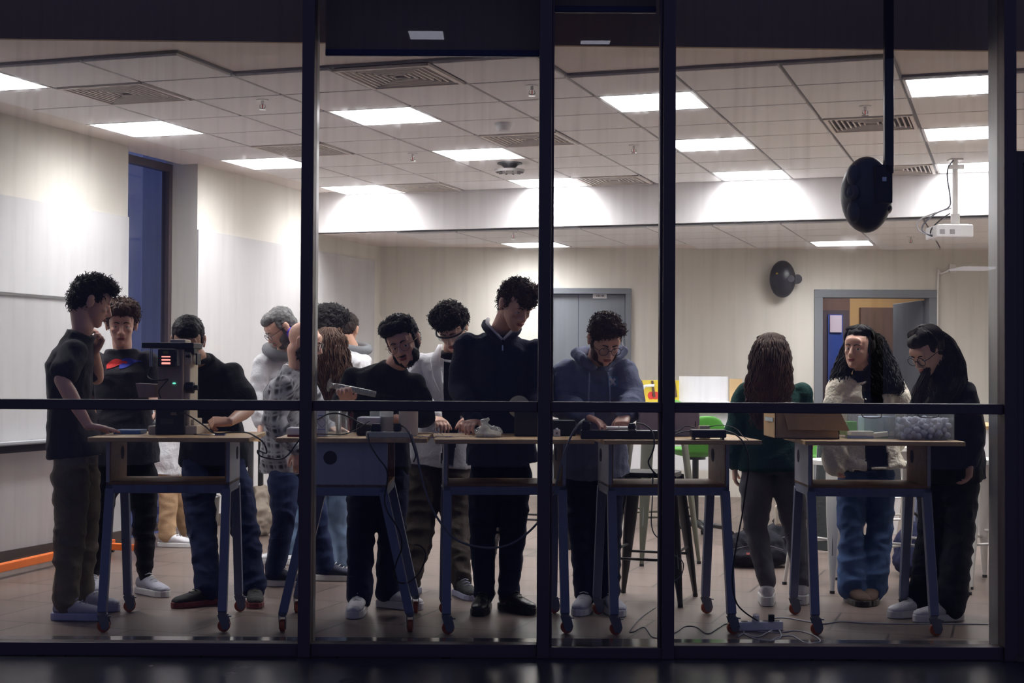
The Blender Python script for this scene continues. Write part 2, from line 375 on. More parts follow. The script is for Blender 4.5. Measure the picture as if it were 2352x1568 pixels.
# glass front
XM = [-2.75, -.955, .151, .728, 2.314, 3.6]; HW = .029; ZM0, ZM1 = 1.117, 1.165
hdr = struct('trim_2', MB().prism([(-7, 2.979), (7, 2.885), (7, 3.5), (-7, 3.5)], .03, Matrix.Translation((0, .45, 0)) @ Matrix.Rotation(R(90), 4, 'X')), HEAD, label='dark header beam above the glass front')
def bay(n, x0, x1, thick=.02, z0=.02, lab=None):
    m = MB()
    m.bb(x0+HW, x1-HW, -.05, .03, -.02, z0+thick); m.bb(x0+HW, x1-HW, -.05, .03, ZM0, ZM1)
    m.bb(x0+HW, x1-HW, -.05, .03, 3.2, 3.3)
    if n == 3:
        m.bb(x0+HW, x0+HW+.012, -.04, .03, 0, 3.2); m.bb(x1-HW-.012, x1-HW, -.04, .03, 0, 3.2); m.bb(x0-.02, x1+.02, -.06, -.05, -.02, .03)
    o = struct('window_%d' % n, m, FRAME, label=lab, bevel=.003)
    MB().bb(x0+HW, x1-HW, -.004, .004, z0+thick, ZM0).build('glass_pane', GLASSM, o, world=True)
    MB().bb(x0+HW, x1-HW, -.004, .004, ZM1, 3.2).build('glass_pane', GLASSM, o, world=True)
    return o
bay(1, XM[0], XM[1], lab='widest glazed bay at the left of the glass front')
bay(2, XM[1], XM[2], lab='second glazed bay of the glass front')
bay(3, XM[2], XM[3], thick=.0, lab='narrow glazed bay of the glass front')
bay(4, XM[3], XM[4], lab='glazed bay at the right of the glass front')
mu = MB(); mi = MB()
for x_ in XM:
    mu.bb(x_-HW, x_+HW, -.07, .04, -.02, 3.4); mi.bb(x_-HW+.004, x_+HW-.004, .04, .15, 0, 3.4)
fo = struct('trim_3', mu, FRAME, label='dark mullions of the glass front', bevel=.004)
mi.bb(XM[4]-.0, XM[4]+.05, .04, .26, 0, 3.4)
mi.build('inner_mullion', FRIN, fo, world=True)
# door bay at the right edge
db = MB(); db.bb(XM[4]+HW, XM[5]-HW, -.05, .03, 2.29, 2.345).bb(XM[4]+HW, XM[4]+HW+.035, -.05, .03, 0, 2.29)
d4 = struct('door_4', db, FRAME, label='dark door at the right edge of the glass front')
MB().bb(XM[4]+HW+.035, XM[5]-HW, -.02, .02, 0, 2.29).build('door_leaf', mat('black_navy_panel', (34, 34, 50), .4), d4, world=True)
MB().bb(XM[4]+HW, XM[5]-HW, -.004, .004, 2.345, 3.3).build('glass_pane', GLASSM, d4, world=True)
struct('wall_front', MB().bb(3.6, 7, -.1, .15, -.02, 3.4).bb(-7, -4.9, -.1, .15, -.02, 3.4), mat('front_wall', (70, 70, 78), .8), label='facade beyond the glass front')
w7 = struct('window_7', MB().bb(-4.9, -2.78, -.05, .03, -.02, .04).bb(-4.9, -2.78, -.05, .03, ZM0, ZM1), FRAME, label='further glazed bay to the left')
MB().bb(-4.9, -2.78, -.004, .004, .04, 3.3).build('glass_pane', GLASSM, w7, world=True)
# roller blinds
def blind(x0, x1, y, zb, lab):
    t = thing('roller_blind', lab, 'blind', ((x0+x1)/2, y, zb), group='roller blinds behind the glass')
    MB().bb(x0, x1, y-.002, y+.002, zb+.03, 3.35).build('blind_fabric', mat('blind_fabric', (138, 118, 104), .9), t, world=True)
    MB().bb(x0, x1, y-.012, y+.012, zb, zb+.032).build('bottom_bar', mat('navy_bar', (44, 48, 84), .4), t, world=True, bevel=.004)
blind(X(742, .1), X(1236, .1), .1, W(1000, 130, .1).z, 'dark roller blind with a navy bottom bar pulled slightly down behind the second pane')
blind(X(1268, .1), X(1504, .1), .1, W(1380, 30, .1).z, 'dark roller blind rolled almost all the way up behind the narrow pane')
# canopy over the walk outside, with its lamps
struct('ceiling_outside', MB().bb(-30, 30, -21.6, -16.5, 7.33, 7.6), mat('canopy_soffit', (70, 68, 72), .8), label='high soffit of the building opposite')
struct('ceiling_porch', MB().bb(7.4, 11, -24, -20.8, 3.43, 3.6).bb(7.4, 7.6, -24, -23.8, 0, 3.5).bb(10.8, 11, -24, -23.8, 0, 3.5), mat('canopy_soffit', (70, 68, 72), .8), label='low porch roof opposite')
def outlamp(x, y, z, wx, wy, lab, g='flat lamps outside, mirrored in the glass'):
    t = thing('canopy_lamp', lab, 'lamp', (x, y, z), group=g)
    MB().bb(x-wx/2-.02, x+wx/2+.02, y-wy/2-.02, y+wy/2+.02, z-.015, z+.03).build('lamp_housing', WHM, t, world=True)
    MB().bb(x-wx/2, x+wx/2, y-wy/2, y+wy/2, z-.025, z-.01).build('diffuser', mat('canopy_diffuser', (255, 255, 255), emit=(235, 235, 255), es=LAMP_OUT), t, world=True)
outlamp(-1.55, -19.6, 7.3, .6, .62, 'flat square lamp under the high soffit opposite, left one, mirrored in the second pane')
outlamp(1.48, -20.1, 7.3, .52, .26, 'flat narrow lamp under the high soffit opposite, right one, mirrored in the narrow pane')
outlamp(9.05, -22.4, 3.4, .78, 1.1, 'flat lamp under the low porch roof opposite, mirrored at the right')


# ceiling lights
DIFF = mat('light_diffuser', (255, 255, 255), emit=(255, 252, 250), es=LIGHT_E)
# a prismatic diffuser throws more light straight down than sideways
n_ = DIFF.node_tree.nodes; l_ = DIFF.node_tree.links; ge = n_.new('ShaderNodeNewGeometry'); dt = n_.new('ShaderNodeVectorMath'); dt.operation = 'DOT_PRODUCT'; l_.new(ge.outputs['Incoming'], dt.inputs[0]); l_.new(ge.outputs['Normal'], dt.inputs[1])
pw = n_.new('ShaderNodeMath'); pw.operation = 'MULTIPLY'; l_.new(dt.outputs['Value'], pw.inputs[0]); l_.new(dt.outputs['Value'], pw.inputs[1]); ma = n_.new('ShaderNodeMath'); ma.operation = 'MULTIPLY_ADD'; l_.new(pw.outputs[0], ma.inputs[0]); ma.inputs[1].default_value = LIGHT_E*1.3; ma.inputs[2].default_value = LIGHT_E*.17; l_.new(ma.outputs[0], n_['Principled BSDF'].inputs['Emission Strength'])
lt0 = thing('ceiling_light', '', 'ceiling light')
m = MB()
for (a, b, c_, d_) in ((-.295, .295, -.295, -.278), (-.295, .295, .278, .295), (-.295, -.278, -.278, .278), (.278, .295, -.278, .278)): m.bb(a, b, c_, d_, -.012, .012)
m.build('light_frame', WHM, lt0); MB().bb(-.278, .278, -.278, .278, -.006, .006).build('diffuser', DIFF, lt0)
names = {(-2, -1): 'at the far left edge of the photo, cut by the frame', (-2, 2): 'in front of the left wall, nearest of the left row', (-2, 5): 'of the left row, crossed by the first mullion', (-2, 8): 'of the left row, right before the bulkhead',
         (1, 2): 'nearest to the glass in the second pane, behind the concentric vent', (1, 5): 'above the round ceiling speaker', (1, 8): 'against the bulkhead, crossed by the second mullion',
         (4, 2): 'crossed by the third mullion, nearest to the glass', (4, 5): 'right of the third mullion, second from the glass', (4, 8): 'against the bulkhead at the right of the third mullion',
         (7, 2): 'at the upper right, nearest to the glass', (7, 5): 'at the upper right, above the projector mount', (7, 8): 'behind the projector mount against the bulkhead'}
first = True
LL = sorted([k for k in LI if in_field(*k) or k == (-2, -1)])
for (i, j) in LL:
    if (i, j) == (1, -1): continue
    if i == 10 and j < 0: continue
    o = lt0 if first else copy_tree(lt0); first = False
    c = G((i+.5)*.6, (j+.5)*.6, ZC-.015); o.location = c; o.rotation_euler = (0, 0, RZ)
    tag(o, 'glowing square ceiling panel '+names.get((i, j), 'beyond the right edge of the room view, '+('nearest to the glass' if j == 2 else 'middle one' if j == 5 else 'by the bulkhead')), 'ceiling light', 'square light panels in the high ceiling')
for (i, j), s_ in zip(sorted(LOWL), ('over the back left corner beyond the bulkhead', 'above the round wall speaker beyond the bulkhead', 'right of the projector beyond the bulkhead')):
    o = copy_tree(lt0); c = G((i+.3)*.6, (j+.7)*.6, ZL-.012); o.location = c; o.rotation_euler = (0, 0, RZ)
    tag(o, 'glowing square ceiling panel '+s_, 'ceiling light', 'square light panels in the low ceiling')
o = copy_tree(lt0); o.location = (X(1995, 10.4), 10.3, 2.888); o.rotation_euler = (0, 0, 0); tag(o, 'added unseen ceiling panel that brightens the corridor beyond the open doorway', 'ceiling light', 'added light panel in the corridor')  # unseen panel, added only to brighten the dark corridor
# vents
v0 = thing('ceiling_vent', '', 'vent'); m = MB()
for k, (r_, w_) in enumerate([(.285, .022)]+[(.25-.034*q, .007) for q in range(7)]):
    zt = -.012 if k == 0 else -.004
    for a in range(4):
        rot = Matrix.Rotation(a*PI/2, 4, 'Z')
        m.box((0, 0, 0), (2*r_, w_ if k == 0 else .009, .016 if k == 0 else .012), M=rot @ Matrix.Translation((0, r_-w_/2, zt+.004 if k == 0 else -.003)))
m.build('vent_louvres', mat('vent_metal', (226, 216, 208), .5), v0); MB().bb(-.28, .28, -.28, .28, .004, .01).build('vent_cavity', mat('dark_cavity', (52, 46, 44), .9), v0)
vn = {(-1, 0): 'left of the first mullion, near the left wall', (2, 0): 'largest one, at the top of the second pane', (-1, 4): 'partly behind the first mullion', (2, 4): 'behind the smoke detector, crossed by the second mullion',
      (6, 4): 'crossed by the hanging loudspeaker pole', (-1, 8): 'beside the left bulkhead light', (2, 8): 'before the bulkhead in the narrow pane', (6, 8): 'behind the hanging loudspeaker pole, near the bulkhead'}
first = True
for k in sorted(VE):
    o = v0 if first else copy_tree(v0); first = False
    o.location = G((k[0]+.5)*.6, (k[1]+.5)*.6, ZC-.018); o.rotation_euler = (0, 0, RZ)
    tag(o, 'square ceiling vent with concentric louvres '+vn[k], 'vent', 'concentric ceiling vents')
# sprinklers and detectors
def zpoint(px, py, z):
    d = CAMM.to_3x3() @ Vector(((px-1176)/F, -(py-784)/F, -1)); return CAMP+d*((z-CAMP.z)/d.z)
s0 = thing('sprinkler', '', 'sprinkler')
MB().cyl((0, 0, -.006), (0, 0, 0), .038).build('escutcheon', WHM, s0, smooth='auto')
m = MB().cyl((0, 0, -.03), (0, 0, -.006), .009).cyl((0, 0, -.062), (0, 0, -.059), .022); m.tube([(-.014, 0, -.03), (-.018, 0, -.045), (0, 0, -.06)], .003).tube([(.014, 0, -.03), (.018, 0, -.045), (0, 0, -.06)], .003)
m.build('sprinkler_head', CHROME, s0); MB().cyl((0, 0, -.056), (0, 0, -.03), .003).build('glass_bulb', mat('red_bulb', (200, 40, 30), .3), s0)
first = True
for (px, py, z, lb) in ((603, 229, ZC, 'left of the first mullion'), (948, 352, ZC, 'left of the round dark ceiling device'), (1222, 196, ZC, 'beside the second mullion at the top'),
                        (1456, 333, ZC, 'in the narrow pane'), (1987, 243, ZC, 'left of the hanging loudspeaker pole'), (1179, 533, ZL, 'on the low ceiling left of the second mullion'), (2092, 543, ZL, 'on the low ceiling near the projector')):
    o = s0 if first else copy_tree(s0); first = False
    o.location = zpoint(px, py, z-.026 if z == ZC else z-.02); tag(o, 'small chrome fire sprinkler on the ceiling, '+lb, 'sprinkler', 'ceiling sprinklers')
t = thing('smoke_detector', 'round white smoke detector on the ceiling beside the second mullion', 'smoke detector', zpoint(1158, 283, ZC-.027))
MB().cyl((0, 0, -.02), (0, 0, 0), .06, .066).build('detector_base', WHT, t, smooth='auto'); MB().cyl((0, 0, -.05), (0, 0, -.02), .045, .055, 28).cyl((0, 0, -.058), (0, 0, -.05), .03, .045, 28).build('sensor_head', WHT, t, smooth='auto')
t = thing('ceiling_speaker', 'round dark ceiling device with a perforated disc hanging below it', 'ceiling speaker', zpoint(1171, 374, ZC-.027))
MB().cyl((0, 0, -.01), (0, 0, 0), .1, .1, 28).cyl((0, 0, -.05), (0, 0, -.01), .035, .08, 24).build('mount_plate', mat('dark_mount', (60, 56, 58), .5), t, smooth='auto')
m = MB().cyl((0, 0, -.075), (0, 0, -.055), .115, .12, 32)
for k in range(10): m.box((0, 0, 0), (.03, .006, .012), M=Matrix.Rotation(k*PI/5, 4, 'Z') @ Matrix.Translation((.09, 0, -.078)))
m.build('speaker_disc', mat('grey_disc', (140, 136, 136), .5), t, smooth='auto')

# ---------------------------------------------------------------- people
SKIN = mat('skin_light', (216, 170, 150), .5, sss=.15, bump=.04, bscale=160); SKIN2 = mat('skin_tan', (196, 150, 126), .5, sss=.15, bump=.04, bscale=160)
EYEW = mat('eye_white', (225, 220, 215), .25); EYED = mat('eye_dark', (30, 20, 14), .2); LIP = mat('lips', (160, 88, 80), .5)
HAIRD = mat('hair_dark_brown', (40, 28, 22), .62, spec=.25, var=.3, vscale=40); HAIRK = mat('hair_black', (22, 18, 17), .62, spec=.25); HAIRB = mat('hair_brown', (70, 46, 32), .62, spec=.25, var=.35, vscale=30)
HAIRG = mat('hair_grey', (96, 94, 94), .6, var=.3, vscale=60); BROW = mat('brow', (34, 24, 20), .7); GLB = mat('spectacle_black', (16, 16, 18), .3)
LENS = glassmat('spectacle_lens', (.97, .97, .98))
def ell(mb, c, r, M=None): mb.sph(c, r, 18, M)
def limb(mb, pts, rads, n=16):
    pts = [Vector(p) for p in pts]
    mb.tube(pts, rads, n)
    for p, r in zip(pts, rads): mb.sph(p, r*.995, 14)
def lerp(a, b, t): return a+(b-a)*t
def hand(mb, w, d, nrm, curl=.3, thumb=1, sc=1.0, spread=.13):
    d = Vector(d).normalized(); nrm = Vector(nrm); nrm = (nrm-d*nrm.dot(d)).normalized(); x = d.cross(nrm)*thumb   # x points to the thumb side, palm faces -nrm
    w = Vector(w); L = .088*sc
    mb.loft([(w-d*.015, x, nrm, .024*sc, .018*sc, 2.4), (w+d*.02*sc, x, nrm, .033*sc, .017*sc, 2.6), (w+d*.06*sc, x, nrm, .041*sc, .014*sc, 2.8), (w+d*L, x, nrm, .041*sc, .0115*sc, 2.8)], 18)
    for k, (off, ln) in enumerate(((.031, .072), (.0105, .08), (-.0105, .074), (-.031, .058))):
        b = w+d*(L-.012)*1.0+x*off*sc; a0 = spread*(off/.031)*.5
        dd = (d*math.cos(a0)+x*math.sin(a0)).normalized(); pts = [b]; ang = curl*.6*(1+.12*k)
        for q, fr in enumerate((.45, .3, .25)):
            dv = dd*math.cos(ang)-nrm*math.sin(ang); pts.append(pts[-1]+dv*ln*fr*sc*1.05); ang += curl*(1.1 if q == 0 else .8)
        limb(mb, pts, [.0096*sc, .0088*sc, .008*sc, .0068*sc], 8)
    b = w+d*.022*sc+x*.026*sc; dv = (d*.62+x*.72-nrm*(.25+curl*.3)).normalized(); p1 = b+dv*.038*sc; dv2 = (d*.9+x*.3-nrm*(.2+curl*.5)).normalized(); p2 = p1+dv2*.03*sc; p3 = p2+(dv2-nrm*curl*.4).normalized()*.022*sc
    limb(mb, [b, p1, p2, p3], [.0145*sc, .0115*sc, .01*sc, .008*sc], 8)
def head_shape(mb, M, s=1.0, jaw=1.0, ears=True):
    H = M @ Matrix.Scale(s, 4)
    E = lambda c, r: ell(mb, c, r, H)
    E((0, -.012, .03), (.073, .092, .083)); E((0, .028, .02), (.066, .064, .066))
    hv = lambda *p: H @ Vector(p)
    X3 = H.to_3x3() @ Vector((1, 0, 0)); Y3 = H.to_3x3() @ Vector((0, 1, 0))
    mb.loft([(hv(0, cy, z), X3, Y3, rx*(jaw if z < 0 else 1), ry, 2.35) for z, rx, cy, ry in ((-.112, .016, .07, .014), (-.104, .028, .06, .027), (-.09, .038, .05, .038), (-.07, .05, .038, .05), (-.045, .058, .03, .059), (-.015, .063, .026, .061), (.012, .067, .022, .065), (.045, .068, .016, .07), (.07, .06, .012, .06))], 24)
    for q in (-1, 1):
        E((q*.036, .062, -.02), (.02, .023, .018)); E((q*.027, .08, .0225), (.025, .011, .0075))
        if ears: E((q*.078, -.008, -.008), (.009, .02, .034)); E((q*.083, -.014, .006), (.008, .016, .022))
        E((q*.0115, .096, -.036), (.0095, .012, .009))
    E((0, .078, .038), (.05, .014, .03)); E((0, .083, -.056), (.026, .015, .018)); E((0, .083, -.09), (.018, .012, .014))
    h = lambda *p: H @ Vector(p)
    mb.tube([h(0, .084, .012), h(0, .098, -.008), h(0, .111, -.03), h(0, .1, -.038)], [.009*s, .0105*s, .0135*s, .009*s], 10)
def face_bits(body, root, M, s, st):
    H = M @ Matrix.Scale(s, 4); closed = st.get('eyes', 'down')
    for q in (-1, 1):
        e = MB(); e.sph((q*.029, .0755, .0), .0128, 14, H); e.build('eye', EYEW, root, world=True, smooth=True)
        ir = MB(); lx = st.get('look', (0, 0)); ir.sph((q*.029+lx[0], .0845, lx[1]), (.0058, .0042, .0058), 10, H); ir.build('iris', EYED, root, world=True, smooth=True)
        lid = MB(); lid.sph((q*.029, .077, .0075 if closed == 'open' else .0035), (.0145, .0118, .0072 if closed == 'open' else .0108), 12, H); lid.build('eyelid', st['skin'], root, world=True, smooth=True)
        b = MB(); b.tube([H @ Vector((q*.012, .0925, .019)), H @ Vector((q*.028, .0925, .0255)), H @ Vector((q*.045, .082, .02))], [.0038*s, .0042*s, .002*s], 6, smoothn=3); b.build('eyebrow', BROW, root, world=True, smooth=True)
    m = MB(); m.sph((0, .0975, -.0585), (.023, .0075, .0045), 12, H); m.sph((0, .0965, -.0665), (.019, .008, .005), 12, H); m.build('mouth', st.get('lip', LIP), root, world=True, smooth=True)
def tufts(mb, me, n, ln, r, curl, down=.0, rng=None, filt=None, outw=1.0):
    rng = rng or random; fs = [p for p in me.polygons if filt is None or filt(p.center)]
    for _ in range(n):
        p = rng.choice(fs); nn = p.normal.copy(); c = p.center.copy()-nn*.004
        t = nn.cross(Vector((rng.uniform(-1, 1), rng.uniform(-1, 1), rng.uniform(-1, 1)))).normalized(); u = nn.cross(t)
        L = ln*rng.uniform(.6, 1.2); pts = []; ph = rng.uniform(0, 6)
        for k in range(5):
            f = k/4; a = curl*f*2.6
            pts.append(c+nn*outw*L*.42*math.sin(min(a+.3, 2.6) if curl else f*1.2)+t*L*f*.8*math.cos(a*.5)+u*L*.25*math.sin(ph+a*1.5)*f+Vector((0, 0, -down*f*L)))
        mb.tube(pts, [r, r, r*.9, r*.7, r*.25], 4)
def hair_short(root, M, s, blobs, m, n=260, ln=.035, r=.0022, curl=.75, amp=.006, fr=60, seed=0, name='hair', down=0, voxel=.006, outw=.5):
    H = M @ Matrix.Scale(s, 4); mb = MB()
    for c, rr in blobs: ell(mb, c, rr, H)
    me = remesh(mb, voxel, 1, wr=0)
    sd = Vector((seed, seed*2, 1.3))
    cs = [v.co+v.normal*amp*(noise.noise(v.co*fr+sd)+.5*noise.noise(v.co*fr*2.3+sd)) for v in me.vertices]
    for v, c in zip(me.vertices, cs): v.co = c
    b2 = MB(); b2.bm.from_mesh(me)
    if n: tufts(b2, me, int(n*2.6), ln, r, curl, down, random.Random(seed), outw=outw)
    return b2.build(name, m, root, world=True, smooth=True)
CAP = [((0, -.024, .045), (.083, .094, .082)), ((0, .02, .083), (.066, .07, .042)), ((0, -.05, .0), (.074, .062, .07)), ((.066, -.034, .03), (.014, .042, .036)), ((-.066, -.034, .03), (.014, .042, .036)), ((.067, .024, .03), (.009, .014, .034)), ((-.067, .024, .03), (.009, .014, .034)), ((0, -.058, -.03), (.06, .045, .052))]
QUIFF = CAP+[((.02, .065, .092), (.055, .04, .034)), ((-.03, .05, .098), (.045, .05, .03)), ((0, 0, .11), (.06, .06, .034))]
PUFF = CAP+[((0, -.01, .085), (.092, .09, .06)), ((.055, .02, .085), (.045, .06, .05)), ((-.055, .02, .085), (.045, .06, .05)), ((0, .06, .09), (.06, .045, .04)), ((.06, -.03, .04), (.04, .06, .05)), ((-.06, -.03, .04), (.04, .06, .05))]
BEARD = [((0, .052, -.092), (.042, .04, .03)), ((.045, .028, -.062), (.022, .045, .045)), ((-.045, .028, -.062), (.022, .045, .045)), ((.064, .008, -.02), (.01, .018, .035)), ((-.064, .008, -.02), (.01, .018, .035)), ((0, .098, -.048), (.028, .007, .005))]
def glasses(root, M, s, m=GLB, rnd=True, r=.0019):
    H = M @ Matrix.Scale(s, 4); mb = MB(); ax = H.to_3x3() @ Vector((1, 0, 0)); az = H.to_3x3() @ Vector((0, 0, 1))
    for q in (-1, 1):
        c = H @ Vector((q*.032, .104, -.002)); mb.ring(c, ax, az, .0245, r, 20, 6, squash=.95 if rnd else .72)
        mb.tube([H @ Vector((q*.056, .102, .004)), H @ Vector((q*.074, .085, .006)), H @ Vector((q*.084, .0, .004)), H @ Vector((q*.082, -.02, -.008))], r, 6)
    mb.tube([H @ Vector((-.009, .105, .003)), H @ Vector((0, .111, .006)), H @ Vector((.009, .105, .003))], r, 6)
    g = mb.build('glasses', m, root, world=True, smooth=True); lb = MB()
    for q in (-1, 1): lb.sph((q*.032, .104, -.002), (.0235, .0012, .0225 if rnd else .017), 16, H)
    lb.build('lens', LENS, g, world=True, smooth=True)
    return g
def shoe(root, an, ang, st):
    a = Vector((math.sin(R(ang)), -math.cos(R(ang)), 0)); x = Vector((a.y, -a.x, 0)); up = Vector((0, 0, 1)); L = st.get('len', .285); k = L/.285; hs = st.get('sole', .03)
    p = lambda f, z=0: Vector((an.x, an.y, 0))+a*(f*k)+up*z
    mb = MB(); ax = x
    mb.loft([(p(-.062, hs+.02), ax, up, .02, .016), (p(-.055, hs+.03), ax, up, .03, .032), (p(-.03, hs+.036), ax, up, .037, .042), (p(.03, hs+.034), ax, up, .041, .042), (p(.09, hs+.024), ax, up, .045, .032),
             (p(.15, hs+.014), ax, up, .048, .026), (p(.19, hs+.01), ax, up, .042, .022), (p(.212, hs+.006), ax, up, .028, .016), (p(.218, hs+.004), ax, up, .012, .008)], 20)
    mb.loft([(p(-.005, hs+.03), a, x, .05, .035), (p(-.012, hs+.06), a, x, .048, .037), (p(-.014, st.get('top', .095)), a, x, .045, .037)], 18)
    s = link_mesh('shoe', remesh(mb, .006, 3, wr=.0012, wf=30), st['mat'], root, world=True, smooth=True)
    out = []
    for f, wd in ((-.072, .02), (-.055, .036), (0, .041), (.06, .043), (.12, .05), (.17, .048), (.205, .034), (.222, .014)): out.append((f, wd))
    pts = [(p(f).x+x.x*wd, p(f).y+x.y*wd) for f, wd in out]+[(p(f).x-x.x*wd, p(f).y-x.y*wd) for f, wd in reversed(out)]
    sm = MB(); sm.prism(pts, hs+.004, Matrix.Translation((0, 0, .001))); so = sm.build('sole', st.get('smat', st['mat']), s, world=True, bevel=.006)
    if st.get('laces', True):
        lc = MB()
        for q in range(4):
            f = .035+q*.024; zc = hs+.09-q*.0125
            lc.tube([p(f, zc)+x*.024-up*.008, p(f+.008, zc+.001), p(f, zc)-x*.024-up*.008], .0028, 5)
        lc.build('laces', st.get('lmat', st.get('smat', st['mat'])), s, world=True, smooth=True)
def torso_rings(J, k, grow=0, bottom=0.0, hipw=1.0, fl=1.0, nk=1.0):
    hipx = (J['hip'][1]-J['hip'][0]); shx = (J['sh'][1]-J['sh'][0])
    hw = hipx.length/2; sw = shx.length/2; hipx.normalize(); shx.normalize(); hm = (J['hip'][0]+J['hip'][1])/2; sm_ = (J['sh'][0]+J['sh'][1])/2
    pts = [J['pelvis'], J['waist'], J['chest'], sm_, J['neck']]
    up0 = (pts[1]-pts[0]).normalized(); rg = []
    def fwd(ax, t): f = t.cross(ax); return f.normalized()
    def add(c, f, t, rx, ry, pw=2.3):
        ax = (hipx*(1-f)+shx*f).normalized(); ax = (ax-t*ax.dot(t)).normalized(); rg.append((c, ax, fwd(ax, t), (rx+grow)*k, (ry+grow)*k, pw))
    add(pts[0]-up0*(.06+bottom), 0, up0, (hw/k+.098)*hipw*fl, .125*fl); add(pts[0], 0, up0, (hw/k+.09)*hipw, .122)
    t = (pts[2]-pts[0]).normalized(); add(pts[1], .4, t, .145, .1)
    t = (pts[3]-pts[1]).normalized(); add(pts[2], .8, t, max(.15, sw/k-.03), .115)
    t = (pts[4]-pts[2]).normalized(); add(lerp(pts[2], pts[3], .6), 1, t, max(.14, sw/k-.01), .105); add(pts[3], 1, t, max(.13, sw/k-.012), .085); add(lerp(pts[3], pts[4], .5), 1, t, sw/k*.6, .07, 2.1); add(lerp(pts[3], pts[4], nk), 1, t, lerp(.09, .058, (nk-.7)/.3), lerp(.075, .055, (nk-.7)/.3), 2)
    return rg
def person(st):
    Y0 = st['Y']; k = st.get('k', 1.0); vq = st.get('q', 1.0)
    def P(t, dy=0): return W(t[0], t[1], t[2] if len(t) > 2 else Y0)
    J = {n: P(st[n]) for n in ('pelvis', 'waist', 'chest', 'neck')}
    for n in ('sh', 'el', 'wr', 'hip', 'kn', 'an'): J[n] = [P(a) for a in st[n]]
    for a in J['an']: a.z = .09
    for a in J['sh']: a.z -= .04*k
    base = (J['an'][0]+J['an'][1])/2; base.z = 0
    root = thing('person', st['label'], 'person', base, group=None)
    hx, hy, hY, yaw, pit, roll = st['head']; hc = W(hx, hy, hY); s = st.get('hs', 1.07)
    M = Matrix.Translation(hc) @ Matrix.Rotation(R(yaw+180), 4, 'Z') @ Matrix.Rotation(R(roll), 4, 'Y') @ Matrix.Rotation(R(-pit), 4, 'X')
    # body: one surface
    mb = MB(); head_shape(mb, M, s, st.get('jaw', 1.0), st.get('ears', True))
    nb = J['neck']; limb(mb, [nb-(nb-J['chest']).normalized()*.06, nb, M @ Vector((0, -.03*s, -.06*s)), M @ Vector((0, -.02*s, -.02*s))], [.045*s, .053*s, .054*s, .055*s])
    mb.loft(torso_rings(J, k, -.035), 20)
    for q in range(2):
        sh, el, wr = J['sh'][q], J['el'][q], J['wr'][q]
        limb(mb, [lerp((J['sh'][0]+J['sh'][1])/2, sh, .4), sh, lerp(sh, el, .5), el], [.05*k, .046*k, .044*k, .038*k]); limb(mb, [el, lerp(el, wr, .3), lerp(el, wr, .75), wr], [.038*k, .041*k, .03*k, .024*k])
        h = st['hand'][q]; mm_ = h[2] if len(h) > 2 else .4
        hand(mb, wr, h[0], h[1], mm_, h[3] if len(h) > 3 else 1, k*st.get('handk', 1.0))
        hp, kn, an = J['hip'][q], J['kn'][q], J['an'][q]
        limb(mb, [hp, lerp(hp, kn, .5), kn, lerp(kn, an, .35), an, an-Vector((0, 0, .04))], [.06*k, .055*k, .045*k, .045*k, .034*k, .034*k], 12)
    body = link_mesh('body', remesh(mb, .0052*vq, 2, .5), st['skin'], root, world=True, smooth=True)
    if st.get('face', True): face_bits(body, root, M, s, st)
    # trousers
    tr = st['trousers']; mb = MB(); g = .012
    hipx = (J['hip'][1]-J['hip'][0]); hw = hipx.length/2; hipx.normalize(); up0 = (J['waist']-J['pelvis']).normalized(); fw = up0.cross(hipx).normalized()
    mb.loft([(J['pelvis']-up0*.1, hipx, fw, (hw+.075), .1*k, 2.4), (J['pelvis'], hipx, fw, hw+.076*k, .108*k, 2.3), (J['pelvis']+up0*.06, hipx, fw, hw+.06*k, .1*k, 2.2)], 22)
    th, knr, cf, hem = tr.get('r', (.092, .066, .06, .058))
    for q in range(2):
        hp, kn, an = J['hip'][q], J['kn'][q], J['an'][q]; e = an+Vector((0, 0, tr.get('hem', .0)))
        c1 = lerp(kn, e, .4)
        limb(mb, [hp+Vector((0, 0, .02)), lerp(hp, kn, .35), lerp(hp, kn, .75), kn, c1, lerp(kn, e, .75), e], [th*k*.82, th*k, lerp(th, knr, .6)*k, knr*k, cf*k, lerp(cf, hem, .7)*k, hem*k])
    link_mesh('trousers', remesh(mb, .0085*vq, 3, .5, wr=tr.get('wr', .009), wf=tr.get('wf', 7), seed=st['seed'], wz=1.5), tr['mat'], root, world=True, smooth=True)
    # top
    sh_ = st['shirt']; mb = MB(); gr = sh_.get('grow', .012)
    rg = torso_rings(J, k, gr, bottom=sh_.get('bottom', .04), hipw=sh_.get('hipw', 1.0), fl=sh_.get('flare', 1.0), nk=sh_.get('nk', .8)); mb.loft(rg, 24)
    sl = sh_.get('sleeve', 'long'); sr = sh_.get('sr', (.064, .058, .05, .04))
    for q in range(2):
        sh, el, wr = J['sh'][q], J['el'][q], J['wr'][q]; c0 = lerp((J['sh'][0]+J['sh'][1])/2, sh, .55)
        if sl == 'short': limb(mb, [c0, sh, lerp(sh, el, .4), lerp(sh, el, .68)], [.07*k, (sr[0]+.002)*k, sr[0]*k, (sr[0]+.004)*k])
        else:
            fr = sh_.get('cuff', .93)
            limb(mb, [c0, sh, lerp(sh, el, .5), el], [.07*k, sr[0]*k, sr[0]*k, sr[1]*k]); limb(mb, [el, lerp(el, wr, .4), lerp(el, wr, .8*fr), lerp(el, wr, fr)], [sr[1]*k, sr[1]*k, sr[2]*k, sr[3]*k])
    top = link_mesh(sh_.get('name', 'shirt'), remesh(mb, .0075*vq, 3, .5, wr=sh_.get('wr', .007), wf=sh_.get('wf', 8), seed=st['seed']+5), sh_['mat'], root, world=True, smooth=True)
    for q in range(2): shoe(root, J['an'][q], st['toe'][q], st['shoe'])
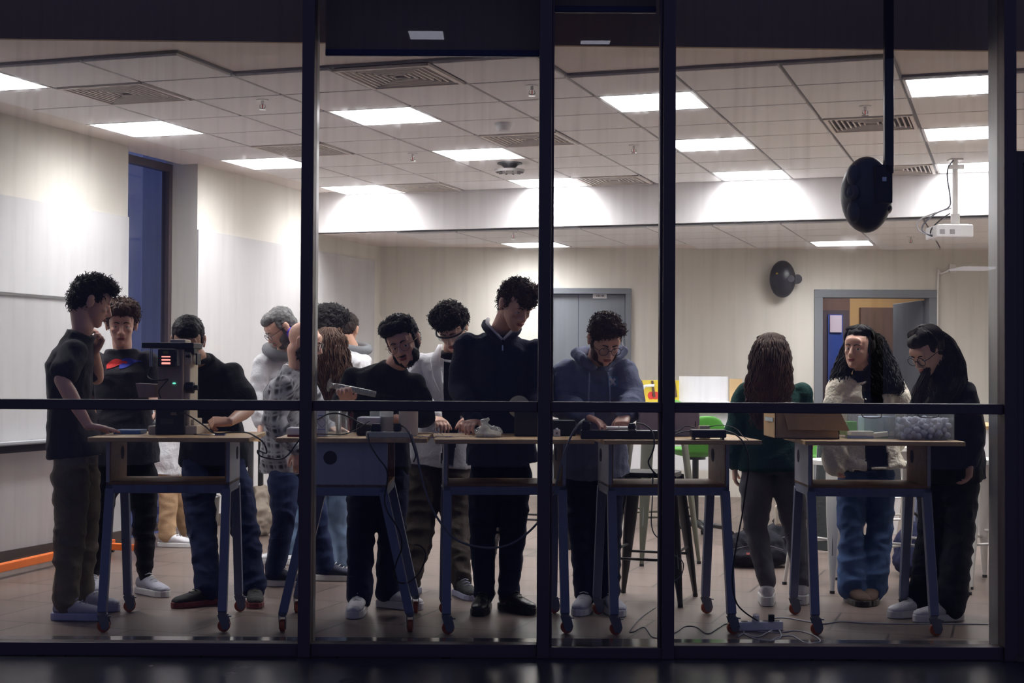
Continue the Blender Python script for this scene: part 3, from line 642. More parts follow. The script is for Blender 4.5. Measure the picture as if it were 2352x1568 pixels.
    return root, M, s, J, top, body
def decal(top, name, m, rows, Y=0, off=.0025):
    # a printed patch laid on the cloth: rows of pixel points, dropped onto the shirt surface
    inv = Matrix.Translation(-rootloc(top)); bv = BVHTree.FromPolygons([v.co.copy() for v in top.data.vertices], [list(p.vertices) for p in top.data.polygons])
    bm = bmesh.new(); g = []
    for row in rows:
        rr = []
        for (px, py) in row:
            d = (W(px, py, 0)-CAMP).normalized(); hit = bv.ray_cast(inv @ CAMP, d)
            rr.append(bm.verts.new(hit[0]-d*off) if hit[0] is not None else None)
        g.append(rr)
    for a, b in zip(g, g[1:]):
        for i in range(len(a)-1):
            if None not in (a[i], a[i+1], b[i], b[i+1]): bm.faces.new((a[i], a[i+1], b[i+1], b[i]))
    me = bpy.data.meshes.new(name); bm.to_mesh(me); bm.free(); o = link_mesh(name, me, m, top)
    so = o.modifiers.new('thick', 'SOLIDIFY'); so.thickness = .0015
    return o
def quadrows(p00, p10, p01, p11, n=8, m=8):
    return [[(lerp(lerp(p00[0], p10[0], i/n), lerp(p01[0], p11[0], i/n), j/m), lerp(lerp(p00[1], p10[1], i/n), lerp(p01[1], p11[1], i/n), j/m)) for i in range(n+1)] for j in range(m+1)]
def hair_long(root, M, s, levels, m, cap=CAP, n=340, r=.0042, amp=.012, waves=5, seed=1, gap=None, jit=.25, ends=.12, curl=0):
    # levels: (px, py, Y, half width, half depth) from the crown down
    rng = random.Random(seed); H = M @ Matrix.Scale(s, 4); mb = MB()
    for c, rr in cap: ell(mb, c, rr, H)
    L = [(W(a, b, y), rx, ry) for a, b, y, rx, ry in levels]
    xa = Vector((1, 0, 0)); ya = Vector((0, 1, 0))
    mb.loft([(c, xa, ya, rx*.93, ry*.93, 2.1) for c, rx, ry in L], 24)
    me = remesh(mb, .008, 2); cs = [v.co+v.normal*.008*(noise.noise(Vector((v.co.x*45, v.co.y*45, v.co.z*9)))) for v in me.vertices]
    for v, c in zip(me.vertices, cs): v.co = c
    b2 = MB(); b2.bm.from_mesh(me)
    for _ in range(n):
        a = rng.uniform(0, 2*PI); f = rng.uniform(.86, 1.07); ph = rng.uniform(0, 6.28); wv = waves*rng.uniform(.7, 1.3); ns = 22; st0 = rng.uniform(0, .35); en = 1-rng.uniform(0, jit)
        pts = []; am = amp*rng.uniform(.5, 1.4)
        for q in range(ns+1):
            t = lerp(st0, en, q/ns)*(len(L)-1); i = min(int(t), len(L)-2); u = t-i
            c = lerp(L[i][0], L[i+1][0], u); rx = lerp(L[i][1], L[i+1][1], u); ry = lerp(L[i][2], L[i+1][2], u); aa = a+math.sin(t*1.3+ph)*.12
            k_ = am*(.3+.9*q/ns); pts.append(c+xa*math.cos(aa)*(rx*f+k_*math.sin(wv*t+ph))+ya*math.sin(aa)*(ry*f+k_*math.cos(wv*t*1.1+ph)*(1 if curl else .5))+Vector((0, 0, k_*curl*math.sin(wv*t+ph+1.5))))
        b2.tube(pts, [r]*(ns-4)+[r*.85, r*.7, r*.5, r*.35, r*.15], 4)
    for _ in range(int(n*1.3)):
        ph = rng.uniform(0, 2*PI); side = 1 if math.cos(ph) > 0 else -1; front = math.sin(ph) > .25
        tm = rng.uniform(.55, .8) if front else rng.uniform(1.1, 1.75); pts = []; j0 = rng.uniform(.96, 1.06)
        for q in range(10):
            th = .06+tm*q/9; x_ = side*.004+math.cos(ph)*math.sin(th)*.086; y_ = -.02+math.sin(ph)*math.sin(th)*.097
            if front and q > 5: x_ += side*.02*(q-5)/4*abs(math.cos(ph)+.3*side)
            pts.append(H @ Vector((x_*j0*(1+.02*math.sin(q+ph*7)), y_*j0, .045+.086*math.cos(th)*j0)))
        pts[9] = lerp(pts[9], pts[7], .25)-(pts[8]-H @ Vector((0, 0, .03))).normalized()*.006; b2.tube(pts, [r]*8+[r*.6, r*.2], 4)
    return b2.build('hair', m, root, world=True, smooth=True)

BLK_TEE = cloth('charcoal_cotton', (50, 48, 52)); BLK2 = cloth('black_cotton', (26, 26, 30)); NAVY = cloth('navy_knit', (30, 34, 56), bscale=90)
COATW = cloth('white_coat_cloth', (214, 214, 218), var=.04, bscale=60); DENIMD = cloth('dark_denim', (30, 40, 74), bscale=220); DENIML = cloth('light_denim', (112, 134, 164), bscale=220); DENIMM = cloth('blue_denim', (74, 98, 142), bscale=220)
DEN2 = cloth('midnight_denim', (24, 32, 60)); KHAKI = cloth('olive_khaki', (120, 110, 98)); TAN = cloth('tan_chino', (190, 158, 124)); JOG = cloth('black_jogger', (22, 22, 28)); OLIVE = cloth('dark_olive_cargo', (62, 54, 50)); GREYJ = cloth('washed_grey_denim', (96, 96, 102), bscale=220)
SNW = mat('white_leather', (205, 205, 210), .45); SNG = mat('pale_grey_mesh', (176, 176, 188), .8, bump=.4, bscale=300); SNK = mat('black_mesh', (28, 26, 30), .8, bump=.3, bscale=300); BOOT = mat('black_leather', (20, 20, 22), .35)
SOLEW = mat('white_rubber', (214, 214, 214), .6); SOLEL = mat('lilac_rubber', (170, 172, 200), .6)
DN = (0, 0, -1); UPV = (0, 0, 1)

# 1 boy at the left edge
rt, M, s, J, top, body = person(dict(seed=1, Y=1.0, label='person in charcoal t-shirt and khaki trousers, hand on chin, leaning on the left table', skin=SKIN,
    head=(209, 692, 1.0, 112, 22, 0), neck=(190, 752, .98), chest=(160, 840, .98), waist=(162, 925, .98), pelvis=(170, 1010, .98),
    sh=[(168, 793, .84), (180, 785, 1.16)], el=[(141, 872, .72), (222, 868, 1.2)], wr=[(203, 978, .66), (217, 806, 1.08)], hip=[(160, 1045, .88), (184, 1045, 1.06)], kn=[(163, 1190, .84), (192, 1185, 1.08)], an=[(150, 1400, .82), (186, 1400, 1.14)],
    toe=[88, 80], hand=[((1, .1, -.12), (0, 0, 1), .12, -1), ((.45, -.2, 1), (.5, .8, 0), .9, 1)],
    shirt=dict(mat=BLK_TEE, sleeve='short', sr=(.074, .06, .05, .04), bottom=.03), trousers=dict(mat=KHAKI, r=(.1, .084, .08, .064), wr=.012), shoe=dict(mat=SNG, smat=SOLEL, sole=.036)))
hair_short(rt, M, s, QUIFF+[((0, .03, .12), (.05, .05, .02))], HAIRD, seed=1, n=380, ln=.05, amp=.009, curl=.7)
decal_k = None
# 2 boy with print
rt, M, s, J, top, body = person(dict(seed=2, Y=1.8, label='person with curly brown hair in black t-shirt with a red and blue brush stroke print', skin=SKIN,
    head=(279, 744, 1.78, 14, 12, 0), neck=(281, 793, 1.82), chest=(282, 860, 1.82), waist=(284, 940, 1.82), pelvis=(288, 1020, 1.82),
    sh=[(222, 822, 1.84), (341, 820, 1.84)], el=[(208, 905, 1.86), (354, 900, 1.8)], wr=[(214, 985, 1.7), (368, 950, 1.52)], hip=[(255, 1055, 1.82), (322, 1055, 1.82)], kn=[(228, 1190, 1.78), (330, 1190, 1.78)], an=[(212, 1320, 1.8), (333, 1320, 1.75)],
    toe=[20, 48], hand=[((0, -.1, -1), (-1, 0, 0), .4), ((.5, -.8, .1), (0, 0, 1), .4, 1)],
    shirt=dict(mat=BLK_TEE, sleeve='short', sr=(.076, .06, .05, .04), bottom=.06, grow=.018), trousers=dict(mat=JOG, r=(.094, .07, .062, .042), wr=.012), shoe=dict(mat=SNG, smat=SOLEW, sole=.034, lmat=SOLEW)))
hair_short(rt, M, s, PUFF, HAIRB, seed=2, n=420, ln=.034, amp=.009)
RED = mat('red_print', (214, 40, 34), .8); BLU = mat('blue_print', (42, 54, 168), .8)
def stroke(pa, pb, h0, h1, bend, n=14, m_=5):
    return [[(lerp(pa[0], pb[0], i/n), lerp(pa[1], pb[1], i/n)-bend*math.sin(PI*i/n)+(j/m_-.5)*lerp(h0, h1, i/n)*(.35+math.sin(PI*min(1, i/n*1.1+.15))*.9)) for i in range(n+1)] for j in range(m_+1)]
decal(top, 'print_red', RED, stroke((245, 842), (292, 832), 13, 17, 5), off=.004)
decal(top, 'print_blue', BLU, stroke((274, 838), (326, 829), 22, 6, 3), off=.003)
# 3 man at the microscope
rt, M, s, J, top, body = person(dict(seed=3, Y=1.45, label='person in black polo shirt and dark jeans bending down to the microscope', skin=SKIN2,
    head=(432, 783, 1.12, 8, 30, 0), neck=(452, 822, 1.34), chest=(480, 885, 1.5), waist=(490, 960, 1.62), pelvis=(492, 1030, 1.68),
    sh=[(405, 850, 1.42), (533, 848, 1.42)], el=[(395, 935, 1.3), (570, 940, 1.3)], wr=[(398, 962, 1.15), (527, 969, 1.0)], hip=[(452, 1060, 1.66), (528, 1060, 1.66)], kn=[(462, 1205, 1.52), (560, 1200, 1.56)], an=[(478, 1360, 1.35), (584, 1360, 1.42)],
    toe=[-50, 12], hand=[((.3, -1, -.1), (0, 0, 1), .5), ((-1, -.35, .05), (.1, -.6, .9), 1.25, 1)],
    shirt=dict(mat=BLK2, sleeve='short', sr=(.078, .06, .05, .04), name='polo_shirt', bottom=.03, grow=.016), trousers=dict(mat=DENIMD, r=(.1, .085, .078, .072), wr=.01), shoe=dict(mat=SNK, smat=mat('dark_red_rubber', (112, 44, 46), .6), lmat=SNK)))
hair_short(rt, M, s, CAP+[((0, .05, .075), (.06, .04, .035))], HAIRK, seed=3, n=330, ln=.018, r=.0022, amp=.004, curl=.3, outw=.5)
glasses(rt, M, s, mat('clear_frame', (150, 156, 165), .3))
mb = MB(); mb.ring(J['neck']+Vector((0, -.02, -.005)), (1, 0, 0), (0, .85, .3), .07, .014, 24, 8); mb.build('collar', BLK2, rt, world=True, smooth=True)
# 16 hidden person behind him
rt, M, s, J, top, body = person(dict(seed=16, Y=4.2, q=1.5, face=False, label='person in white coat and tan chinos hidden behind the man at the microscope', skin=SKIN2,
    head=(430, 768, 4.2, 60, 25, 0), neck=(420, 800, 4.2), chest=(405, 845, 4.2), waist=(396, 905, 4.2), pelvis=(390, 970, 4.2),
    sh=[(400, 825, 4.05), (405, 822, 4.4)], el=[(405, 885, 4.0), (420, 880, 4.4)], wr=[(440, 925, 4.0), (445, 925, 4.35)], hip=[(385, 990, 4.12), (392, 990, 4.3)], kn=[(388, 1110, 4.1), (398, 1110, 4.35)], an=[(384, 1218, 4.1), (430, 1225, 4.5)],
    toe=[80, 90], hand=[((1, 0, -.2), (0, 0, 1)), ((1, 0, -.2), (0, 0, 1), .4, -1)],
    shirt=dict(mat=COATW, name='white_coat', bottom=.32, flare=1.05, wr=.012), trousers=dict(mat=TAN, r=(.09, .075, .07, .066)), shoe=dict(mat=SNW, smat=SOLEW)))
hair_short(rt, M, s, CAP, HAIRK, seed=16, n=80)
# 4 grey haired man
rt, M, s, J, top, body = person(dict(seed=4, Y=3.2, q=1.25, label='person with grey hair and glasses in white coat over a grey hood, bending left', skin=SKIN,
    head=(645, 752, 3.0, -62, 38, 0), neck=(655, 800, 3.1), chest=(650, 860, 3.15), waist=(655, 930, 3.2), pelvis=(668, 985, 3.25),
    sh=[(605, 822, 3.05), (690, 822, 3.3)], el=[(592, 905, 3.0), (715, 905, 3.3)], wr=[(598, 975, 2.9), (670, 950, 2.9)], hip=[(652, 1010, 3.25), (692, 1010, 3.25)], kn=[(668, 1140, 3.2), (705, 1140, 3.2)], an=[(662, 1280, 3.2), (708, 1280, 3.25)],
    toe=[-70, -40], hand=[((0, -.3, -1), (-1, 0, 0), .5), ((-.6, -.5, -.3), (0, 0, 1), .5)],
    shirt=dict(mat=COATW, name='white_coat', bottom=.1, wr=.012, grow=.02, sr=(.07, .062, .056, .046)), trousers=dict(mat=DENIML, r=(.1, .09, .095, .1)), shoe=dict(mat=SNW, smat=SOLEW)))
hair_short(rt, M, s, CAP+[((0, .045, .075), (.055, .035, .03))], HAIRG, seed=4, n=330, ln=.018, r=.0022, amp=.004, curl=.3, outw=.5)
hair_short(rt, M, s, BEARD, HAIRG, seed=41, n=40, ln=.012, r=.003, amp=.002, name='beard')
glasses(rt, M, s)
mb = MB(); mb.ring(J['neck']+Vector((-.02, -.02, -.02)), (1, 0, -.2), (0, .9, .3), .1, .035, 24, 10); mb.build('hood', cloth('grey_hood', (120, 122, 126)), rt, world=True, smooth=True)
mb = MB(); p = W(676, 775, 2.95); mb.sph(p, (.035, .05, .055), 16).sph(p+Vector((-.02, 0, .03)), (.03, .04, .04)); link_mesh('collar', remesh(mb, .006, 2, wr=.004, wf=30), cloth('purple_nitrile', (92, 70, 190)), rt, world=True, smooth=True)
# 5 bald bearded man in plaid
PLAID = bpy.data.materials.new('plaid_flannel'); PLAID.use_nodes = True; n_ = PLAID.node_tree.nodes; l_ = PLAID.node_tree.links; b_ = n_['Principled BSDF']; b_.inputs['Roughness'].default_value = .9
tc = n_.new('ShaderNodeTexCoord'); acc = None
for (rot, sc_, ph) in ((0, 9, 0), (90, 9, 0), (0, 9.01, 2.2), (90, 9.01, 2.2)):
    mp = n_.new('ShaderNodeMapping'); l_.new(tc.outputs['Object'], mp.inputs[0]); mp.inputs['Rotation'].default_value = (0, R(rot)+.15, .5)
    wv = n_.new('ShaderNodeTexWave'); wv.wave_profile = 'SIN'; wv.inputs['Scale'].default_value = sc_*.6; wv.inputs['Distortion'].default_value = .25; wv.inputs['Phase Offset'].default_value = ph; l_.new(mp.outputs[0], wv.inputs['Vector'])
    pw = n_.new('ShaderNodeMath'); pw.operation = 'POWER'; l_.new(wv.outputs['Fac'], pw.inputs[0]); pw.inputs[1].default_value = 14 if sc_ > 9.005 else 3
    if acc is None: acc = pw
    else: ad = n_.new('ShaderNodeMath'); ad.operation = 'ADD'; l_.new(acc.outputs[0], ad.inputs[0]); l_.new(pw.outputs[0], ad.inputs[1]); acc = ad
cr = n_.new('ShaderNodeValToRGB'); l_.new(acc.outputs[0], cr.inputs[0]); cr.color_ramp.elements[0].color = (.012, .012, .016, 1); cr.color_ramp.elements[1].color = (.32, .32, .35, 1); cr.color_ramp.elements[1].position = 1.0; l_.new(cr.outputs[0], b_.inputs['Base Color'])
rt, M, s, J, top, body = person(dict(seed=5, Y=2.25, label='bald bearded person in black and white plaid shirt behind the first mullion', skin=SKIN,
    head=(699, 785, 2.2, 84, 18, 0), neck=(684, 838, 2.22), chest=(658, 905, 2.25), waist=(655, 975, 2.28), pelvis=(657, 1040, 2.3),
    sh=[(652, 872, 2.06), (700, 862, 2.42)], el=[(628, 965, 2.0), (735, 960, 2.4)], wr=[(684, 1035, 1.95), (755, 985, 2.3)], hip=[(650, 1070, 2.22), (678, 1070, 2.38)], kn=[(652, 1185, 2.1), (725, 1180, 2.4)], an=[(632, 1310, 2.1), (748, 1300, 2.35)],
    toe=[82, 86], hand=[((.1, 0, -1), (0, -1, 0), .5), ((1, 0, 0), (0, 0, 1), .4)],
    shirt=dict(mat=PLAID, name='plaid_shirt', bottom=.05, grow=.02, sr=(.076, .07, .056, .046), wr=.009), trousers=dict(mat=DENIMD, r=(.098, .075, .066, .062)), shoe=dict(mat=mat('navy_mesh', (34, 38, 62), .8), smat=SOLEW, sole=.034)))
hair_short(rt, M, s, BEARD+[((0, .07, -.125), (.034, .03, .04))], HAIRK, seed=5, n=200, ln=.02, r=.003, amp=.004, name='beard', down=.5)
glasses(rt, M, s)
# 6 dark curly hair, white coat, behind the mullion
rt, M, s, J, top, body = person(dict(seed=6, Y=3.5, q=1.4, face=False, label='person with big dark curly hair in white coat seen from behind, by the first mullion', skin=SKIN2,
    head=(758, 752, 3.5, 150, 15, 0), neck=(765, 800, 3.5), chest=(768, 862, 3.5), waist=(768, 930, 3.5), pelvis=(770, 990, 3.5),
    sh=[(722, 820, 3.5), (808, 820, 3.5)], el=[(716, 895, 3.5), (822, 890, 3.6)], wr=[(730, 960, 3.6), (826, 950, 3.8)], hip=[(752, 1010, 3.5), (790, 1010, 3.5)], kn=[(752, 1130, 3.5), (788, 1130, 3.5)], an=[(752, 1260, 3.5), (796, 1260, 3.5)],
    toe=[160, 150], hand=[((0, .3, -1), (-1, 0, 0)), ((0, .3, -1), (1, 0, 0))],
    shirt=dict(mat=COATW, name='white_coat', bottom=.25, wr=.01), trousers=dict(mat=DENIMM, r=(.09, .075, .07, .066)), shoe=dict(mat=SNW, smat=SOLEW)))
hair_short(rt, M, s, [(c, (a*1.22, b*1.22, d*1.2)) for c, (a, b, d) in PUFF], HAIRK, seed=6, n=420, ln=.04, amp=.01)
# 8 small head and grey hood further back
rt, M, s, J, top, body = person(dict(seed=8, Y=4.6, q=1.5, face=False, label='person in white coat with a grey hood, furthest back in the group near the corner', skin=SKIN2,
    head=(797, 758, 4.6, 170, 25, 0), neck=(806, 795, 4.55), chest=(806, 845, 4.5), waist=(804, 905, 4.5), pelvis=(800, 960, 4.5),
    sh=[(768, 815, 4.5), (836, 818, 4.5)], el=[(762, 880, 4.5), (838, 880, 4.6)], wr=[(770, 930, 4.7), (826, 925, 4.8)], hip=[(786, 980, 4.5), (814, 980, 4.5)], kn=[(786, 1100, 4.5), (806, 1100, 4.5)], an=[(786, 1220, 4.5), (797, 1235, 4.4)],
    toe=[160, 30], hand=[((0, .3, -1), (-1, 0, 0)), ((0, .3, -1), (1, 0, 0))],
    shirt=dict(mat=COATW, name='white_coat', bottom=.25, wr=.01), trousers=dict(mat=DENIMM, r=(.09, .075, .07, .066)), shoe=dict(mat=SNW, smat=SOLEW)))
hair_short(rt, M, s, CAP, HAIRD, seed=8, n=120, ln=.03)
mb = MB(); mb.ring(J['neck']+Vector((.03, .02, -.01)), (1, 0, -.15), (0, .9, .2), .1, .036, 24, 10); mb.build('hood', cloth('grey_hood', (120, 122, 126)), rt, world=True, smooth=True)
# 7 long curly brown hair from behind
rt, M, s, J, top, body = person(dict(seed=7, ears=False, Y=2.75, q=1.3, face=False, hs=.95, k=.95, label='person with long curly brown hair and wide light jeans, from behind, by the first mullion', skin=SKIN,
    head=(755, 800, 2.75, 165, 12, 0), neck=(752, 850, 2.75), chest=(750, 905, 2.75), waist=(750, 975, 2.75), pelvis=(752, 1035, 2.75),
    sh=[(702, 868, 2.75), (798, 868, 2.75)], el=[(696, 945, 2.75), (800, 945, 2.85)], wr=[(705, 1010, 2.85), (785, 1010, 3.0)], hip=[(738, 1055, 2.75), (772, 1055, 2.75)], kn=[(738, 1160, 2.75), (774, 1160, 2.75)], an=[(740, 1300, 2.75), (772, 1300, 2.85)],
    toe=[170, 150], hand=[((0, .3, -1), (-1, 0, 0)), ((0, .3, -1), (1, 0, 0))],
    shirt=dict(mat=cloth('maroon_knit', (60, 32, 36)), name='sweater', wr=.008), trousers=dict(mat=DENIML, r=(.1, .088, .092, .105)), shoe=dict(mat=SNW, smat=SOLEW)))
hair_long(rt, M, s, [(755, 752, 2.75, .05, .05), (755, 775, 2.74, .11, .11), (756, 810, 2.72, .125, .12), (757, 850, 2.7, .135, .11), (757, 885, 2.68, .13, .09), (756, 925, 2.67, .1, .06), (756, 945, 2.67, .06, .04)], HAIRB, seed=7, waves=7, curl=.6, amp=.014, n=380)
# 9 bearded man pouring from the cylinder
rt, M, s, J, top, body = person(dict(seed=9, Y=1.25, label='bearded person with round glasses in black shirt tipping a glass measuring cylinder', skin=SKIN, look=(-.003, -.003),
    head=(926, 785, 1.05, -14, 18, 16), neck=(908, 838, 1.17), chest=(884, 905, 1.22), waist=(876, 975, 1.25), pelvis=(870, 1035, 1.28),
    sh=[(812, 852, 1.24), (955, 865, 1.22)], el=[(778, 948, 1.22), (978, 958, 1.2)], wr=[(797, 926, .96), (905, 962, .98)], hip=[(838, 1062, 1.28), (902, 1062, 1.28)], kn=[(830, 1205, 1.2), (900, 1205, 1.24)], an=[(826, 1380, 1.1), (892, 1365, 1.3)],
    toe=[-4, 62], hand=[((-.1, -.5, .85), (0, .85, .5), .85, -1), ((-.9, -.3, -.3), (0, 0, 1), .8, 1)],
    shirt=dict(mat=BLK2, sleeve='long', cuff=.8, bottom=.05, nk=1.0), trousers=dict(mat=DEN2, r=(.095, .08, .074, .074), wr=.009), shoe=dict(mat=SNW, smat=SOLEW, sole=.036)))
hair_short(rt, M, s, [(c, (a*1.06, b*1.06, d*1.08)) for c, (a, b, d) in QUIFF]+[((.05, .02, .09), (.045, .06, .045)), ((-.05, .02, .09), (.045, .06, .045))], HAIRK, seed=9, n=380, ln=.026, amp=.006)
hair_short(rt, M, s, BEARD, HAIRK, seed=91, n=160, ln=.014, r=.0022, amp=.003, name='beard', down=.4)
glasses(rt, M, s, mat('gold_wire', (120, 100, 80), .3, metal=.8), r=.0012)
# 10 goggles and white coat
rt, M, s, J, top, body = person(dict(seed=10, Y=1.98, label='person with curly hair and safety goggles in open white lab coat over black shirt', skin=SKIN,
    head=(1038, 752, 1.80, -16, 40, 6), neck=(1040, 802, 1.96), chest=(1030, 870, 1.98), waist=(1022, 945, 2.03), pelvis=(1015, 1015, 2.06),
    sh=[(962, 825, 1.96), (1108, 822, 2.00)], el=[(948, 905, 1.88), (1122, 915, 1.98)], wr=[(1000, 960, 1.58), (1080, 960, 1.58)], hip=[(975, 1045, 2.06), (1048, 1045, 2.06)], kn=[(965, 1195, 1.98), (1050, 1195, 1.98)], an=[(946, 1340, 1.80), (1058, 1350, 1.73)],
    toe=[-30, 24], hand=[((.4, -.8, -.2), (0, 0, 1), .6, -1), ((-.2, -.9, -.2), (0, 0, 1), .6)],
    shirt=dict(mat=BLK2, sleeve='long', bottom=.02, grow=.004), trousers=dict(mat=OLIVE, r=(.112, .1, .092, .062), wr=.014), shoe=dict(mat=SNK, smat=SOLEL, sole=.03)))
hair_short(rt, M, s, PUFF+[((0, .07, .075), (.07, .035, .035))], HAIRD, seed=10, n=620, ln=.042, amp=.011)
H = M @ Matrix.Scale(s, 4); mb = MB(); mb.tube([H @ Vector(p) for p in ((-.083, -.03, .014), (-.08, .04, .012), (-.06, .086, .012), (0, .104, .01), (.06, .086, .012), (.08, .04, .012), (.083, -.03, .014))], .0055*s, 8, smoothn=4)
gg = mb.build('goggles', BLACK, rt, world=True, smooth=True)
mb = MB(); mb.sph((0, .078, -.006), (.066, .034, .024), 20, H); mb.build('goggle_lens', FILM, gg, world=True, smooth=True)
def opencoat(rt, J, k, m, name, gapx, long_=.3, grow=.03, sr=(.078, .068, .058, .05), wr=.01, seed=0, nog=None, cuff=.93, collar=True, vox=.0085):
    # an open coat: torso shell with the front cut away between two lapels, plus sleeves
    mb = MB(); rg = torso_rings(J, k, grow, bottom=long_, hipw=1.04, fl=1.1); mb.loft(rg[:-1], 28)
    for q in range(2):
        sh, el, wr_ = J['sh'][q], J['el'][q], J['wr'][q]; c0 = lerp((J['sh'][0]+J['sh'][1])/2, sh, .55)
        limb(mb, [c0, sh, lerp(sh, el, .5), el], [.082*k, sr[0]*k, sr[0]*k, sr[1]*k]); limb(mb, [el, lerp(el, wr_, .4), lerp(el, wr_, .8*cuff), lerp(el, wr_, cuff)], [sr[1]*k, sr[1]*k, sr[2]*k, sr[3]*k])
    me = remesh(mb, vox, 3, .5, wr=wr, wf=7, seed=seed)
    bm = bmesh.new(); bm.from_mesh(me); sm_ = (J['sh'][0]+J['sh'][1])/2; ax = (J['sh'][1]-J['sh'][0]).normalized(); up = (J['neck']-J['pelvis']).normalized(); fw = up.cross(ax).normalized()
    if fw.dot(Vector(nog or (0, -1, 0))) < 0: fw = -fw
    kill = []
    for f in bm.faces:
        c = f.calc_center_median(); t_ = (c-J['pelvis']).dot(up)/max(.1, (J['neck']-J['pelvis']).length); mid = J['pelvis']+up*(c-J['pelvis']).dot(up)
        lx = (c-mid).dot(ax); g0, g1, off = gapx; wd = lerp(g0, g1, min(1, max(0, t_)))
        if abs(lx-off) < wd and (c-mid).dot(fw) > .0 and f.normal.dot(fw) > .1: kill.append(f)
    bmesh.ops.delete(bm, geom=kill, context='FACES'); me2 = bpy.data.meshes.new(name); bm.to_mesh(me2); bm.free()
    o = link_mesh(name, me2, m, rt, world=True, smooth=True)
    so = o.modifiers.new('thick', 'SOLIDIFY'); so.thickness = .012; so.offset = -1
    return o
opencoat(rt, J, 1, COATW, 'lab_coat', (.04, .09, .03), long_=.06, seed=10)
mb = MB(); n0 = J['neck']
for q in (-1, 1): mb.loft([(n0+Vector((q*.075, .03, .03)), (1, 0, 0), (0, 1, 0), .012, .03), (n0+Vector((q*.1, -.09, -.06)), (1, 0, 0), (0, 1, 0), .03, .008), (n0+Vector((q*.085, -.125, -.16)), (1, 0, 0), (0, 1, 0), .03, .006), (n0+Vector((q*.06, -.13, -.26)), (1, 0, 0), (0, 1, 0), .008, .005)], 10)
mb.build('lapel', COATW, rt, world=True, smooth=True)
# 11 tall man in navy sweater
rt, M, s, J, top, body = person(dict(seed=11, Y=1.25, label='tallest person, navy sweater over a white collar, black boots, head bowed', skin=SKIN,
    head=(1184, 700, 1.12, 34, 30, -4), neck=(1150, 758, 1.25), chest=(1145, 850, 1.27), waist=(1148, 940, 1.28), pelvis=(1152, 1020, 1.3),
    sh=[(1072, 778, 1.25), (1232, 790, 1.22)], el=[(1058, 890, 1.28), (1246, 900, 1.2)], wr=[(1092, 968, 1.0), (1238, 962, .95)], hip=[(1118, 1055, 1.3), (1186, 1055, 1.3)], kn=[(1108, 1195, 1.26), (1180, 1195, 1.26)], an=[(1112, 1380, 1.2), (1168, 1375, 1.22)],
    toe=[-8, 38], hand=[((-.35, -.9, -.05), (0, 0, 1), .7, -1), ((-.4, -.8, -.1), (0, 0, 1), .5)],
    shirt=dict(mat=NAVY, name='sweater', sleeve='long', bottom=.04, grow=.022, sr=(.078, .07, .056, .046)), trousers=dict(mat=DEN2, r=(.095, .078, .068, .06), wr=.008), shoe=dict(mat=BOOT, smat=BOOT, sole=.034, top=.16, laces=True)))
hair_short(rt, M, s, QUIFF+[((.0, .085, .06), (.055, .03, .03)), ((0, .04, .115), (.07, .06, .03))], HAIRB, seed=11, n=520, ln=.045, amp=.009)
n0 = J['neck']; mb = MB(); mb.tube([n0+Vector(p) for p in ((-.07, .04, .06), (-.072, -.02, .035), (-.045, -.07, .0), (.01, -.1, -.055))], [.013, .015, .015, .008], 8, smoothn=4); mb.tube([n0+Vector(p) for p in ((.07, .04, .05), (.085, -.02, .02), (.06, -.08, -.01), (.015, -.1, -.055))], [.013, .015, .015, .008], 8, smoothn=4)
mb.build('shirt_collar', COATW, rt, world=True, smooth=True)
mb = MB(); mb.tube([n0+Vector(p) for p in ((-.085, .05, .045), (-.09, -.02, .02), (-.06, -.085, -.015), (.012, -.115, -.09))], .017, 8, smoothn=4).tube([n0+Vector(p) for p in ((.085, .05, .035), (.1, -.02, .005), (.075, -.09, -.03), (.014, -.115, -.09))], .017, 8, smoothn=4)
mb.build('zip_collar', NAVY, rt, world=True, smooth=True)
mb = MB(); mb.box(n0+Vector((.012, -.128, -.1)), (.008, .006, .03)); mb.build('zip_pull', CHROME, rt, world=True)
# 12 hoodie
HOOD = cloth('slate_blue_fleece', (116, 122, 146), bscale=120)
rt, M, s, J, top, body = person(dict(seed=12, Y=1.25, label='person in slate blue hoodie with X patch and glasses, both hands on a white board', skin=SKIN,
    head=(1390, 778, 1.02, 14, 38, 0), neck=(1372, 826, 1.22), chest=(1366, 890, 1.3), waist=(1362, 965, 1.34), pelvis=(1362, 1035, 1.38),
    sh=[(1300, 842, 1.28), (1432, 842, 1.25)], el=[(1290, 930, 1.22), (1450, 922, 1.15)], wr=[(1348, 955, .98), (1436, 955, .95)], hip=[(1335, 1060, 1.38), (1396, 1060, 1.38)], kn=[(1334, 1200, 1.32), (1396, 1200, 1.32)], an=[(1346, 1375, 1.22), (1398, 1378, 1.2)],
    toe=[-14, 14], hand=[((.75, -.55, -.35), (.1, .1, 1), .35, -1), ((-.25, -.75, -.4), (.0, .1, 1), .6, 1)],
    shirt=dict(mat=HOOD, name='hoodie', sleeve='long', bottom=.07, grow=.03, sr=(.084, .078, .064, .05), wr=.01), trousers=dict(mat=DEN2, r=(.095, .08, .07, .064)), shoe=dict(mat=SNG, smat=SOLEW, sole=.034)))
hair_short(rt, M, s, QUIFF+[((0, .05, .1), (.07, .05, .035)), ((.06, .02, .07), (.035, .06, .05))], HAIRB, seed=12, n=480, ln=.038, amp=.009)
hair_short(rt, M, s, BEARD[:5], HAIRB, seed=121, n=60, ln=.01, r=.002, amp=.001, name='beard')
glasses(rt, M, s)
n0 = J['neck']; mb = MB()
